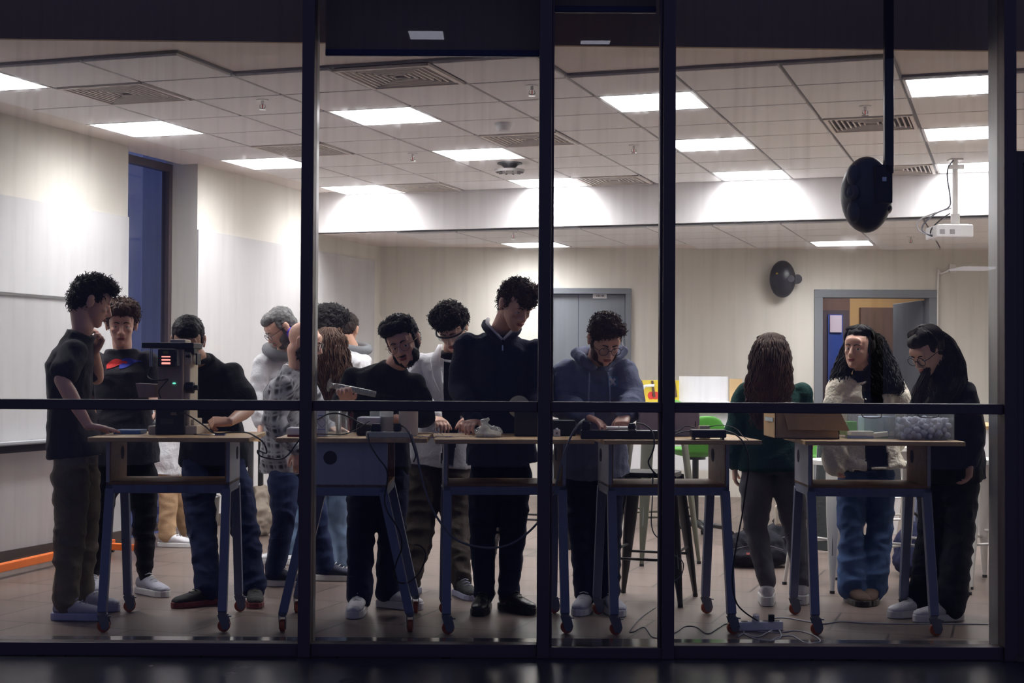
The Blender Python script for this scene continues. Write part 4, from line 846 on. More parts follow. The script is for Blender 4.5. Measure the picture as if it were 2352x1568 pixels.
mb.tube([n0+Vector(p) for p in ((-.02, -.11, -.06), (-.085, -.07, 0), (-.115, .02, .035), (-.07, .11, .04), (.03, .14, .03), (.12, .09, .045), (.14, .01, .05), (.1, -.06, 0), (.02, -.11, -.06))], [.022, .03, .034, .036, .04, .036, .03, .026, .02]*1, 12)
hd_ = remesh(mb, .008, 4, .5, wr=.008, wf=10); link_mesh('hood', hd_, HOOD, rt, world=True, smooth=True)
for q in (-1, 1):
    mb = MB(); mb.tube([n0+Vector((q*.05+.0, -.15, -.07)), n0+Vector((q*.055, -.19, -.16)), n0+Vector((q*.058, -.195, -.27))], .004, 6, smoothn=4); mb.build('drawstring', cloth('slate_cord', (120, 128, 156)), rt, world=True, smooth=True)
pt = decal(top, 'patch', mat('patch_blue', (104, 134, 164), .6), quadrows((1396, 864), (1419, 864), (1396, 888), (1419, 889), 6, 6), off=.004)
decal(top, 'patch_cross', mat('patch_white', (206, 206, 214), .6), quadrows((1399, 871), (1403, 867), (1412, 886), (1416, 883), 2, 8), off=.007); decal(top, 'patch_cross', mat('patch_white', (206, 206, 214), .6), quadrows((1411, 867), (1415, 871), (1399, 882), (1403, 886), 2, 8), off=.008)
# 13 woman from behind
GRN = cloth('bottle_green_knit', (28, 64, 58), bscale=80)
rt, M, s, J, top, body = person(dict(seed=13, ears=False, Y=1.55, hs=1.0, k=.93, face=False, label='person with long wavy brown hair in dark green sweater and grey jeans, seen from behind', skin=SKIN,
    head=(1771, 820, 1.5, 172, 8, 0), neck=(1772, 872, 1.52), chest=(1772, 925, 1.52), waist=(1770, 985, 1.55), pelvis=(1772, 1045, 1.56),
    sh=[(1710, 892, 1.54), (1838, 892, 1.54)], el=[(1693, 985, 1.56), (1852, 980, 1.6)], wr=[(1688, 1070, 1.6), (1848, 1010, 1.85)], hip=[(1738, 1070, 1.56), (1804, 1070, 1.56)], kn=[(1736, 1215, 1.52), (1826, 1215, 1.56)], an=[(1762, 1360, 1.45), (1842, 1360, 1.5)],
    toe=[172, 160], hand=[((0, .1, -1), (-1, 0, 0), .5), ((0, .9, -.1), (0, 0, 1), .4)],
    shirt=dict(mat=GRN, name='sweater', bottom=.02, grow=.026, sr=(.078, .074, .062, .05), wr=.01), trousers=dict(mat=GREYJ, hem=.05, r=(.104, .074, .066, .058), wr=.007), shoe=dict(mat=SNW, smat=SOLEW, sole=.05, laces=False, top=.11, len=.26)))
hair_long(rt, M, s, [(1771, 772, 1.47, .04, .04), (1771, 785, 1.46, .085, .09), (1770, 815, 1.44, .105, .11), (1769, 850, 1.41, .11, .1), (1767, 885, 1.39, .12, .085), (1765, 915, 1.38, .108, .07), (1762, 945, 1.37, .085, .06), (1758, 985, 1.37, .055, .04)], HAIRB, seed=13, waves=4.5, amp=.016, n=520)
# 14 woman in cream fleece
CREAM = mat('cream_teddy_fleece', (230, 222, 204), .95, bump=1.0, bscale=55, var=.08, vscale=25)
rt, M, s, J, top, body = person(dict(seed=14, ears=False, Y=1.7, hs=1.0, k=.93, eyes='open', label='person with long black curly hair in cream fleece jacket, smiling to the left', skin=SKIN, look=(-.003, -.001),
    head=(1972, 800, 1.60, -36, 2, -3), neck=(1985, 852, 1.67), chest=(1985, 910, 1.69), waist=(1985, 975, 1.70), pelvis=(1988, 1040, 1.71),
    sh=[(1932, 876, 1.65), (2046, 878, 1.73)], el=[(1922, 975, 1.63), (2070, 965, 1.75)], wr=[(1918, 1050, 1.60), (2056, 1010, 1.84)], hip=[(1962, 1068, 1.71), (2020, 1068, 1.71)], kn=[(1954, 1210, 1.63), (2022, 1210, 1.65)], an=[(1958, 1362, 1.57), (2004, 1362, 1.59)],
    toe=[10, -22], hand=[((0, -.1, -1), (-1, 0, 0), .6), ((-.6, -.6, -.3), (0, 0, 1), .8)],
    shirt=dict(mat=cloth('midnight_knit', (26, 30, 46)), name='turtleneck', bottom=.03, grow=.002), trousers=dict(mat=DENIMM, r=(.1, .082, .082, .092), wr=.01), shoe=dict(mat=mat('brown_suede', (74, 56, 46), .9), smat=BLACK, laces=False, len=.26)))
opencoat(rt, J, .93, CREAM, 'fleece_jacket', (.065, .06, -.01), long_=.02, grow=.045, sr=(.1, .094, .086, .07), wr=.012, seed=14, cuff=1.22)
mb = MB(); limb(mb, [J['neck']-Vector((0, 0, .05)), J['neck']+Vector((0, 0, .035))], [.07, .062]); link_mesh('roll_collar', remesh(mb, .008, 2, wr=.004, wf=20), cloth('midnight_knit', (26, 30, 46)), rt, world=True, smooth=True)
# hair parted around the face
hair_long(rt, M, s, [(1982, 758, 1.65, .05, .06), (1990, 775, 1.67, .09, .085), (2000, 805, 1.68, .1, .095), (2012, 838, 1.68, .108, .1), (2021, 868, 1.66, .112, .1), (2026, 892, 1.64, .11, .09), (2027, 905, 1.64, .085, .06)], HAIRK, seed=14, waves=8, curl=.9, amp=.015, n=460, cap=[((0, -.034, .05), (.086, .092, .082)), ((0, -.012, .09), (.07, .078, .036)), ((.07, -.02, .02), (.022, .045, .06)), ((-.07, -.02, .02), (.022, .045, .06))])
hair_long(rt, M, .6, [(1962, 764, 1.68, .02, .03), (1950, 790, 1.68, .03, .04), (1941, 825, 1.67, .04, .05), (1933, 855, 1.66, .045, .055), (1930, 880, 1.64, .048, .05), (1930, 895, 1.64, .03, .03)], HAIRK, seed=15, waves=7, curl=.9, amp=.013, n=90, cap=[((-.02, -.04, .06), (.05, .05, .05))])
# 15 woman with glasses
rt, M, s, J, top, body = person(dict(seed=15, ears=False, Y=1.1, hs=1.0, k=.97, label='person with long dark hair, glasses, black jacket and white sneakers, looking down at the bins', skin=SKIN,
    head=(2130, 806, .98, -56, 34, 0), neck=(2158, 858, 1.08), chest=(2168, 920, 1.12), waist=(2176, 985, 1.15), pelvis=(2180, 1045, 1.17),
    sh=[(2118, 892, 1.2), (2212, 888, 1.06)], el=[(2116, 970, 1.12), (2234, 985, 1.05)], wr=[(2092, 985, .86), (2228, 1060, .98)], hip=[(2152, 1070, 1.22), (2206, 1070, 1.12)], kn=[(2146, 1215, 1.15), (2202, 1215, 1.08)], an=[(2118, 1378, 1.1), (2184, 1385, .95)],
    toe=[-66, -74], hand=[((-.8, -.3, -.1), (0, 0, 1), .5), ((-.1, -.1, -1), (1, 0, 0), .6, -1)],
    shirt=dict(mat=cloth('black_jacket_cloth', (30, 30, 36)), name='jacket', bottom=.07, grow=.032, sr=(.078, .072, .064, .055), wr=.009), trousers=dict(mat=cloth('black_wide_trousers', (22, 24, 38)), r=(.108, .092, .088, .088), wr=.009), shoe=dict(mat=SNW, smat=SOLEW, sole=.036)))
hair_long(rt, M, s, [(2140, 760, 1.02, .05, .06), (2146, 778, 1.04, .09, .085), (2156, 806, 1.06, .105, .09), (2166, 838, 1.06, .108, .09), (2170, 868, 1.05, .105, .095), (2162, 900, 1.0, .095, .09), (2150, 930, .96, .07, .06)], HAIRD, seed=21, waves=4, amp=.014, n=460)
hair_long(rt, M, .55, [(2132, 838, .96, .015, .02), (2124, 862, .93, .022, .03), (2114, 890, .9, .028, .03), (2108, 915, .88, .03, .03), (2104, 945, .87, .02, .02)], HAIRD, seed=22, waves=3, amp=.008, n=60, cap=[((0, -.04, .1), (.05, .05, .05))])
glasses(rt, M, s)

# ---------------------------------------------------------------- standing work tables
ZT = .97
def hole_disc(x, y, z, nx): return MB().cyl((x-.004, y, z), (x+.004, y, z), .034, n=24)
def make_table():
    t = thing('work_table', '', 'table')
    # local frame: legs splay along y, box open along y; front faces -y
    MB().bb(-.36, .43, -.40, .35, ZT-.022, ZT).build('table_top', PLY, t, bevel=.003)
    for s_ in (-1, 1):
        sd = MB().bb(min(s_*.31, s_*.292), max(s_*.31, s_*.292), -.2, .2, .722, ZT-.022).build('side_panel', LAMI, t, bevel=.002)
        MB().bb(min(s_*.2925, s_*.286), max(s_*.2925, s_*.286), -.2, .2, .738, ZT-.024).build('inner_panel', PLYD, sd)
        MB().cyl((s_*.284, .085, .87), (s_*.312, .085, .87), .034, n=24).build('grip_hole', mat('hole_dark', (26, 22, 24), .9), sd)
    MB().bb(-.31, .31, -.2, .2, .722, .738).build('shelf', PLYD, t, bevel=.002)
    fr = MB().bb(-.31, .31, -.2, -.165, .68, .722).bb(-.31, .31, .165, .2, .68, .722).bb(-.31, -.275, -.2, .2, .68, .722).bb(.275, .31, -.2, .2, .68, .722); fr.build('frame', STEEL, t, bevel=.003)
    for sx in (-1, 1):
        for sy in (-1, 1):
            MB().beam((sx*.292, sy*.18, .70), (sx*.296, sy*.315, .098), .044, .044).build('leg', STEEL, t, bevel=.003)
            c = Vector((sx*.296, sy*.318, 0)); m = MB(); m.cyl(c+Vector((0, 0, .085)), c+Vector((0, 0, .1)), .022)
            for q in (-1, 1): m.prism([(-.024, 0), (.028, 0), (.04, -.05), (.026, -.074), (.002, -.072)], .003, Matrix.Translation(c+Vector((0, q*.016+.0015, .086))) @ Matrix.Rotation(R(90), 4, 'X'))
            m.box(c+Vector((.022, 0, .078)), (.045, .022, .006)); m.box(c+Vector((0, 0, .084)), (.036, .036, .005))
            cs = m.build('caster', mat('caster_metal', (112, 114, 122), .4, metal=.3), t)
            wm = MB(); wc = c+Vector((.008, 0, .032)); wm.cyl(wc+Vector((0, -.012, 0)), wc+Vector((0, .012, 0)), .031, n=28); wm.build('wheel', ORG, cs, smooth='auto', bevel=.003)
    return t
tb0 = make_table(); TABS = []
for i, (x, y, rz, lb) in enumerate(((-1.75, .79, R(3), 'leftmost mobile plywood work table with blue-grey legs and orange casters, carrying the microscope'),
                     (-.825, .79, R(91), 'mobile plywood work table standing end-on with its white side panel facing the glass'),
                     (-.045, .79, R(4), 'mobile plywood work table with a plastic bag and tangled wires on top'),
                     (.785, .80, R(4.5), 'mobile plywood work table behind the third mullion, carrying a long black power strip'),
                     (1.82, .80, R(-1), 'rightmost near mobile plywood work table carrying the cardboard box and clear bins'),
                     (3.12, 3.1, R(8), 'mobile plywood work table further back at the right edge'))):
    o = tb0 if i == 0 else copy_tree(tb0)
    o.location = (x, y, 0); o.rotation_euler = (0, 0, rz); tag(o, lb, 'table', 'mobile plywood work tables'); TABS.append(o)

# ---------------------------------------------------------------- things on the tables
def bxp(mb, x0, y0, x1, y1, Y, dep, zb=None):
    a = W(x0, y1, Y); b = W(x1, y0, Y); z0 = a.z if zb is None else zb
    return mb.bb(a.x, b.x, Y, Y+dep, z0, b.z)
def cable(name, pts, r, m, label, cat='cable', k=6):
    o = MB().tube([W(*p) if len(p) == 3 else Vector(p[:3]) for p in pts], r, 8, smoothn=k).build(name, m, None, smooth=True)
    return tag(o, label, cat)
CABB = mat('black_cable', (20, 20, 22), .5); CABW = mat('white_cable', (190, 190, 196), .5); CABG = mat('grey_cable', (96, 98, 108), .5)
# microscope
YM = .72; mx = W(398, 985, YM).x
t = thing('microscope', 'large beige inverted microscope with a black control box glowing red', 'microscope', (mx, YM+.15, ZT))
def part(name, m, par, f, **kw): mb = MB(); f(mb); return mb.build(name, m, par, world=True, **kw)
bs = part('base', BLACK, t, lambda b: bxp(b, 356, 930, 424, 990, YM, .3, ZT), bevel=.006)
part('label_plate', mat('dim_print', (60, 60, 64), .6), bs, lambda b: bxp(b, 368, 962, 398, 974, YM-.003, .004))
part('column', BEIGED, t, lambda b: bxp(b, 361, 800, 421, 932, YM+.01, .2), bevel=.008)
part('column_side', BEIGE, t, lambda b: bxp(b, 419, 828, 437, 985, YM+.05, .2), bevel=.006)
part('foot', BEIGE, t, lambda b: bxp(b, 340, 978, 358, 989, YM+.03, .34, ZT), bevel=.004); part('foot', BEIGE, t, lambda b: (bxp(b, 424, 978, 452, 990, YM+.02, .34, ZT), bxp(b, 424, 962, 446, 980, YM+.08, .2)), bevel=.004)
part('stage', BLACK, t, lambda b: (bxp(b, 325, 787, 445, 799, YM+.0, .22), bxp(b, 400, 796, 446, 812, YM+.05, .1)), bevel=.003)
part('lamp_house', BEIGE, t, lambda b: bxp(b, 390, 779, 426, 790, YM+.06, .14), bevel=.006)
part('stage_rod', CHROME, t, lambda b: b.cyl(W(345, 799, YM+.05), W(345, 842, YM+.05), .003).cyl(W(349, 799, YM+.05), W(349, 842, YM+.05), .003))
cb = part('control_box', BLACK, t, lambda b: bxp(b, 362, 801, 402, 842, YM-.06, .1), bevel=.004)
part('switch_panel', mat('grey_panel', (84, 84, 90), .5), cb, lambda b: bxp(b, 399, 803, 407, 840, YM-.055, .09), bevel=.002)
RG = mat('red_glow', (255, 120, 110), emit=(255, 150, 135), es=1.4)
for y_, h_ in ((819, 2.2), (826, 3.2), (834, 4.2)): part('display_bar', RG, cb, lambda b: bxp(b, 371, y_-h_/2, 391, y_+h_/2, YM-.063, .004))
part('green_text', mat('dim_green_print', (60, 66, 30), .5, emit=(90, 100, 30), es=.05), cb, lambda b: bxp(b, 374, 806, 386, 812, YM-.062, .003))
for y_ in (812, 820, 827): part('button', BLACK, cb, lambda b: b.cyl(W(403, y_, YM-.066), W(403, y_, YM-.05), .006, n=12))
ep = part('eyepiece_head', BEIGE, t, lambda b: b.prism([(0, 0), (.066, .006), (.06, .07), (.004, .078)], .13, Matrix.Translation(W(424, 840, YM+.17)) @ Matrix.Rotation(R(90), 4, 'X')), bevel=.006)
part('eyepiece', BLACK, ep, lambda b: b.cyl(W(444, 812, YM+.14), W(440, 802, YM+.26), .014).cyl(W(436, 812, YM+.14), W(430, 800, YM+.26), .014), smooth='auto')
part('eyepiece_edge', BLACK, ep, lambda b: bxp(b, 449, 811, 453, 838, YM+.06, .1), bevel=.003)
part('focus_knob', BLACK, t, lambda b: b.cyl(W(427, 890, YM+.06), W(446, 890, YM+.06), .03, n=28).cyl(W(446, 890, YM+.06), W(455, 890, YM+.06), .014, n=20), smooth='auto', bevel=.003)
part('filter_slider', BLACK, t, lambda b: b.cyl(W(427, 818, YM+.04), W(438, 818, YM+.04), .006).cyl(W(433, 818, YM+.04), W(436, 818, YM+.04), .01), smooth='auto')
part('power_light', mat('green_led', (80, 220, 180), emit=(110, 240, 200), es=1.2), t, lambda b: b.sph(W(400, 880, YM+.006), (.009, .004, .004)))
part('side_tray', BEIGED, t, lambda b: b.prism([(0, .075), (.105, .07), (.105, .0), (.018, 0)], .08, Matrix.Translation(W(319, 912, YM+.16)) @ Matrix.Rotation(R(90), 4, 'X')), bevel=.003)
part('lamp_cable', CABB, t, lambda b: b.tube([W(352, 836, YM+.1), W(342, 850, YM+.08), W(339, 864, YM+.05), W(350, 872, YM-.02), W(372, 873, YM-.03), W(386, 871, YM-.02), W(375, 884, YM-.03), W(365, 898, YM-.02), W(369, 914, YM-.01)], .0035, 8, smoothn=6), smooth=True)
part('plug', mat('dim_brass', (120, 108, 84), .4), t, lambda b: bxp(b, 392, 947, 404, 953, YM-.02, .03))
cable('power_cable', [(406, 950, YM-.02), (420, 948, YM-.06), (440, 958, .6), (470, 978, .55), (492, 994, .52), (530, 993, .55), (566, 993, .5), (588, 1003, .42), (606, 1018, .4), (612, 1040, .42), (592, 1034, .5), (600, 1048, .55), (640, 1054, .5), (660, 1046, .45), (680, 1020, .42), (693, 1004, .44)], .004, CABB, 'black power cable running from the microscope base over the table edge to the next table')
BLUEB = mat('pale_blue_plastic', (108, 146, 196), .5)
a = W(260, 985, .75); b = W(322, 976, .75); tag(MB().bb(a.x, b.x, .75, .9, ZT, ZT+.022).build('flat_case', BLUEB, None, bevel=.004), 'flat pale blue case lying on the left table beside the microscope', 'case')
a = W(455, 985, .8); tag(MB().tube([(a.x, .7, ZT+.003), (a.x+.08, .68, ZT+.003), (a.x+.12, .7, ZT+.003)], [.004, .003, .001], 6).build('tweezers', CHROME, None, smooth=True), 'thin metal tweezers lying on the left table right of the microscope', 'tweezers')
a = W(505, 990, .68); tag(MB().bb(a.x-.02, a.x+.03, .65, .69, ZT, ZT+.012).build('sample_slide', mat('dusky_blue', (84, 94, 140), .4), None, bevel=.002), 'small bluish sample slide on the left table below the fist', 'slide')
# table 2
a = W(662, 992, .55); t = thing('hot_plate', 'low white electronic box with a glass tube behind the first mullion', 'device', (a.x+.03, .62, ZT))
MB().bb(a.x-.01, a.x+.14, .55, .7, ZT+.008, ZT+.045).build('housing', WHT, t, world=True, bevel=.008); MB().bb(a.x-.005, a.x+.135, .555, .695, ZT, ZT+.01).build('red_base', mat('red_plastic', (140, 36, 36), .5), t, world=True)
MB().cyl((a.x+.075, .62, ZT+.045), (a.x+.075, .62, ZT+.055), .03, n=24).build('plate', CHROME, t, world=True, smooth='auto')
MB().tube([(a.x+.06, .6, ZT+.055), (a.x+.06, .6, ZT+.13), (a.x+.085, .6, ZT+.14)], .005, 8).build('glass_tube', GLS, t, world=True, smooth=True)
a = W(734, 990, .6); t = thing('reagent_carton', 'white carton with blue lines on its label beside the first mullion', 'carton', (a.x, .64, ZT))
MB().bb(a.x-.012, a.x+.032, .6, .68, ZT, ZT+.14).build('carton', WHT, t, world=True, bevel=.002)
lm = MB(); lm.bb(a.x-.01, a.x+.03, .598, .601, ZT+.035, ZT+.038).bb(a.x-.01, a.x+.03, .598, .601, ZT+.105, ZT+.108); lm.build('label_lines', mat('blue_ink', (70, 90, 190), .6), t, world=True)
lm = MB()
c_ = Vector((a.x+.012, .5985, ZT+.07))
for k in range(4): lm.beam(c_+Vector((math.cos(k*PI/2), 0, math.sin(k*PI/2)))*.025, c_+Vector((math.cos((k+1)*PI/2), 0, math.sin((k+1)*PI/2)))*.025, .0015, .002)
lm.build('hazard_diamond', BLACK, t, world=True)
def vessel(name, px, Y, r, h, m, label, cat, fill=None, open_=True, lid=None):
    c = W(px, 990, Y); t = thing(name, label, cat, (c.x, Y, ZT)); mb = MB(); n = 28
    prof = [(r*.9, 0), (r, .006), (r, h), (r*1.06, h+.002), (r*.96, h), (r*.94, .008), (0.001, .006)]
    rings = [[mb.bm.verts.new((c.x+q*math.cos(2*PI*k/n), Y+q*math.sin(2*PI*k/n), ZT+z)) for k in range(n)] for q, z in prof]
    for A, B in zip(rings, rings[1:]):
        for k in range(n): mb.bm.faces.new((A[k], A[(k+1) % n], B[(k+1) % n], B[k]))
    mb.bm.faces.new(rings[0][::-1]); mb.build('vessel', m, t, world=True, smooth=True)
    if fill: MB().cyl((c.x, Y, ZT+.008), (c.x, Y, ZT+fill[0]), r*.92, n=28).build('contents', fill[1], t, world=True, smooth='auto')
    return t
vessel('beaker', 764, .62, .045, .13, GLS, 'wide clear glass beaker with graduations beside the white carton', 'beaker')
t = vessel('beaker', 785, .78, .032, .12, GLS, 'narrow clear glass beaker behind the wide beaker', 'beaker')
t = vessel('plastic_jar', 888, .78, .036, .15, FILM, 'frosted translucent jar behind the plugs of the power strip', 'jar', fill=(.1, mat('white_powder', (220, 220, 214), .9)))
t = vessel('plastic_jar', 938, .8, .05, .16, mat('milky_plastic', (214, 214, 220), .4), 'wide milky white jar right of the frosted jar', 'jar')
a = W(842, 990, .72); t = thing('lab_scale', 'black laboratory scale with a light grey top', 'scale', (a.x, .8, ZT))
MB().bb(a.x-.055, a.x+.05, .72, .9, ZT, ZT+.062).build('scale_body', BLACK, t, world=True, bevel=.012); MB().bb(a.x-.05, a.x+.07, .72, .9, ZT+.062, ZT+.095).build('scale_top', mat('light_grey_plastic', (190, 192, 204), .4), t, world=True, bevel=.006)
CREAMP = mat('cream_plastic', (196, 198, 176), .5)
def strip(x0, x1, Y, z, m, label, dep=.055, h=.035, n=5, rz=0):
    t = thing('power_strip', label, 'power strip', ((x0+x1)/2, Y, z), rz); L = (x1-x0)/2
    bd = MB().bb(-L, L, -dep/2, dep/2, 0, h).build('strip_body', m, t, bevel=.006)
    for k in range(n): x_ = -L+(k+.5)*2*L/n; MB().cyl((x_, 0, h-.004), (x_, 0, h+.0015), .018, n=24).build('socket', mat('socket_dark', (60, 60, 62), .6) if m is not BLACK else BLACKM, bd, smooth='auto')
    return t
x0 = X(842, .47); x1 = X(945, .47)
strip(x0, x1, .47, ZT, CREAMP, 'cream power strip at the front edge of the end-on table, two black plugs in it', dep=.05, h=.032)
def plug(px, Y, z, lab, tall=.05, w_=.045, top=False):
    c = X(px, Y); t = thing('plug', lab, 'plug', (c, Y, z))
    MB().bb(-w_/2, w_/2, -.02, .02, 0, tall).build('plug_body', BLACK, t, bevel=.008)
    MB().box((0, 0, tall+.004), (w_*.8, .03, .008)).build('plug_cap', mat('dark_grey_plastic', (62, 62, 66), .35), t, bevel=.003)
    return t
plug(865, .47, ZT+.034, 'chunky black adapter plug at the left end of the cream power strip', .03, .055)
plug(914, .47, ZT+.034, 'narrow black plug at the right end of the cream power strip', .032, .04)
cable('plug_cable', [(858, 976, .5), (830, 972, .58), (800, 957, .6), (775, 949, .58), (750, 952, .56), (722, 968, .5)], .004, CABB, 'thick black cable arching left from the adapter plug over the beakers')
cable('thin_cable', [(850, 965, .55), (820, 985, .5), (790, 997, .46), (760, 997, .45), (722, 996, .46)], .0025, CABB, 'thin black cable lying along the front edge of the end-on table')
cable('hanging_cable', [(845, 996, .44), (850, 1020, .405), (868, 1050, .4), (888, 1078, .4), (889, 1110, .4), (883, 1145, .4), (890, 1175, .36), (915, 1215, .36), (923, 1255, .38), (911, 1290, .4), (905, 1320, .42), (916, 1337, .45), (940, 1336, .5), (965, 1312, .55), (978, 1275, .55), (968, 1255, .6), (950, 1250, .6)], .004, CABB, 'black cable hanging from the end-on table and looping by its splayed leg')
cable('grey_cable', [(944, 998, .45), (955, 1030, .40), (965, 1080, .38), (985, 1150, .36), (1012, 1200, .35), (1050, 1240, .34), (1110, 1257, .34), (1165, 1252, .34), (1210, 1225, .34), (1245, 1185, .33), (1275, 1120, .33), (1290, 1060, .34), (1310, 1005, .36), (1328, 975, .4), (1342, 963, .46)], .0055, CABG, 'thick grey cable sagging in a long loop between two table tops')
cable('plug_cable_right', [(916, 975, .48), (930, 982, .44), (942, 1000, .39), (948, 1020, .385), (955, 1045, .39), (950, 1060, .44)], .004, CABB, 'short black cable dropping from the narrow plug')
# measuring cylinder in the hand, beaker below the spout
a = W(757, 884, .9); b = W(862, 905, .88); ax = (b-a).normalized(); t = thing('measuring_cylinder', 'clear glass measuring cylinder held tilted, its hexagonal foot at the upper left', 'cylinder', a)
mb = MB(); mb.tube([a+ax*.015, a+ax*.04, a+ax*.2, b, b+ax*.002], [.012, .0165, .0165, .0165, .019], 24); mb.build('tube', GLS, t, world=True, smooth=True)
mb = MB(); mb.cyl(a-ax*.006, a+ax*.004, .036, n=6).cyl(a+ax*.004, a+ax*.018, .016, .012, n=20); mb.build('foot', GLS, t, world=True)
mb = MB()
for k in range(14):
    c = a+ax*(.07+k*.011); mb.tube([c+Vector((0, -.0168, .0)), c+Vector((0, -.012, .0118 if k % 5 == 0 else .008))], .0007, 4)
mb.build('graduations', mat('blue_graduation', (90, 110, 180), .5), t, world=True)
vessel('beaker', 862, .86, .03, .155, GLS, 'tall clear beaker under the mouth of the tilted cylinder', 'beaker')
# table 3
rng = random.Random(5); WB = mat('blue_grey_wire', (92, 96, 130), .5)
for k, (px, lb) in enumerate(((985, 'loose blue-grey wire tangled left on the middle table'), (1012, 'loose blue-grey wire standing up in a loop on the middle table'), (1050, 'loose blue-grey wire lying before the plastic bag'), (1120, 'loose blue-grey wire lying at the front edge of the middle table'))):
    c = X(px, .6); pts = []
    for q in range(16): pts.append((c+(q-8)*.011+rng.uniform(-.02, .02), .56+rng.uniform(-.07, .07), ZT+.003+(.05*math.exp(-((q-8)/1.6)**2) if k == 1 else .004*rng.random())))
    tag(MB().tube(pts, .0011, 5, smoothn=4).build('wire', WB, None, smooth=True), lb, 'wire', 'tangled wires on the middle table')
c = W(1122, 990, .62); t = thing('plastic_bag', 'knotted clear plastic bag with white powder on the middle table', 'bag', (c.x, .62, ZT))
mb = MB(); mb.sph((c.x+.0, .62, ZT+.012), (.066, .05, .026), 20).sph((c.x-.02, .62, ZT+.03), (.03, .03, .035)); 
bm_ = remesh(mb, .005, 2, wr=.006, wf=28, seed=3); bm_.transform(Matrix.Translation((0, 0, 0)))
for v in bm_.vertices: v.co.z = max(v.co.z, ZT+.001)
link_mesh('contents', bm_, mat('white_granules', (226, 218, 196), .9), t, world=True, smooth=True)
mb = MB(); mb.sph((c.x, .615, ZT+.03), (.072, .055, .032), 24); mb.loft([((c.x-.01, .61, ZT+.035), (1, 0, 0), (0, 1, 0), .045, .035), ((c.x-.018, .61, ZT+.06), (1, 0, 0), (0, 1, 0), .022, .018), ((c.x-.024, .61, ZT+.08), (1, 0, 0), (0, 1, 0), .02, .018), ((c.x-.012, .61, ZT+.1), (1, 0, 0), (0, 1, 0), .026, .014), ((c.x+.005, .61, ZT+.098), (1, 0, 0), (0, 1, 0), .008, .006)], 18)
bm_ = remesh(mb, .005, 1, wr=.009, wf=34, seed=9)
for v in bm_.vertices: v.co.z = max(v.co.z, ZT+.001)
link_mesh('film', bm_, FILM, t, world=True, smooth=True)
a = X(1182, .75); b = X(1262, .75); t = thing('printer', 'black boxy desktop machine with a round cream spool on top, behind the second mullion', 'machine', ((a+b)/2, .85, ZT))
MB().bb(a, b, .75, .98, ZT, W(1200, 930, .75).z).build('machine_body', BLACK, t, world=True, bevel=.008)
cc = W(1192, 934, .84); mb = MB(); mb.cyl(cc+Vector((0, .05, 0)), cc+Vector((0, .056, 0)), .058, n=36).cyl(cc+Vector((0, .0, 0)), cc+Vector((0, .006, 0)), .058, n=36).cyl(cc, cc+Vector((0, .056, 0)), .03, n=30); mb.build('spool', mat('cream_spool', (200, 194, 166), .5), t, world=True, smooth='auto')
MB().bb(b+.005, b+.14, .8, .98, ZT, W(1290, 965, .8).z).build('side_unit', BLACK, t, world=True, bevel=.006)
sv = W(1279, 992, .74); t = thing('servo_motor', 'small white servo block before the black machine', 'servo', (sv.x, .75, ZT)); MB().box((0, 0, .018), (.036, .03, .036)).cyl((0, 0, .036), (0, 0, .044), .008).build('servo_body', WHT, t, bevel=.003); MB().cyl((0, -.017, .018), (0, -.0145, .018), .006, n=16).build('servo_horn', mat('grey_horn', (120, 120, 122), .5), t, smooth='auto')
# table 4
strip(X(1334, .5), X(1512, .5), .5, ZT, BLACK, 'long black power strip behind the narrow pane', dep=.06, h=.045, n=6, rz=0)
bd = W(1422, 975, .62); t = thing('circuit_board', 'white board under the hands of the person in the hoodie', 'board', (bd.x, .66, ZT+.0)); MB().bb(-.06, .055, -.05, .09, .045, .055).build('board', mat('bright_white', (238, 238, 240), .4), t, bevel=.001); MB().bb(-.055, .05, -.03, .08, .0, .045).build('board_box', BLACK, t, bevel=.002); MB().cyl((0, -.02, .055), (0, -.02, .057), .004, n=12).build('board_mark', BLACK, t)
plug(1346, .5, ZT+.047, 'round black plug at the left end of the long black strip', .035, .05); plug(1452, .5, ZT+.047, 'flat black plug in the middle of the long black strip', .025, .04)
cable('plug_cable', [(1462, 972, .5), (1480, 975, .45), (1497, 990, .40), (1503, 1020, .375), (1496, 1045, .375), (1489, 1062, .38), (1500, 1082, .39), (1512, 1092, .4)], .004, CABB, 'black cable dropping from the long black strip across the narrow pane')
a = W(1470, 990, .85); b = W(1607, 948, .85); t = thing('equipment_case', 'pale lilac-grey equipment case behind the third mullion', 'case', ((a.x+b.x)/2, .95, ZT))
MB().bb(a.x, b.x, .85, 1.1, ZT, b.z+.02).build('case_body', mat('lilac_grey', (160, 152, 168), .45), t, world=True, bevel=.005); MB().bb(b.x-.025, b.x-.021, .846, .852, ZT+.05, ZT+.08).build('switch', BLACK, t, world=True)
a = X(1588, .48); b = X(1668, .48); t = thing('power_adapter', 'black power adapter brick at the front of the table right of the third mullion', 'adapter', ((a+b)/2, .52, ZT))
MB().bb(a, b, .46, .56, ZT+.01, ZT+.05).build('adapter_body', mat('satin_black', (30, 30, 33), .3), t, world=True, bevel=.006); MB().bb(a+.01, a+.02, .47, .55, ZT, ZT+.012).bb(b-.02, b-.01, .47, .55, ZT, ZT+.012).build('feet', BLACK, t, world=True)
a = X(1615, .62); tag(MB().bb(a-.02, a+.035, .6, .65, ZT, ZT+.065).build('small_box', mat('cream_box', (222, 216, 190), .6), None, bevel=.003), 'small cream box standing behind the black power adapter', 'box')
cable('adapter_cable', [(1590, 990, .5), (1565, 992, .48), (1540, 1002, .44), (1520, 1004, .46)], .003, CABB, 'black cable leaving the adapter brick to the left')
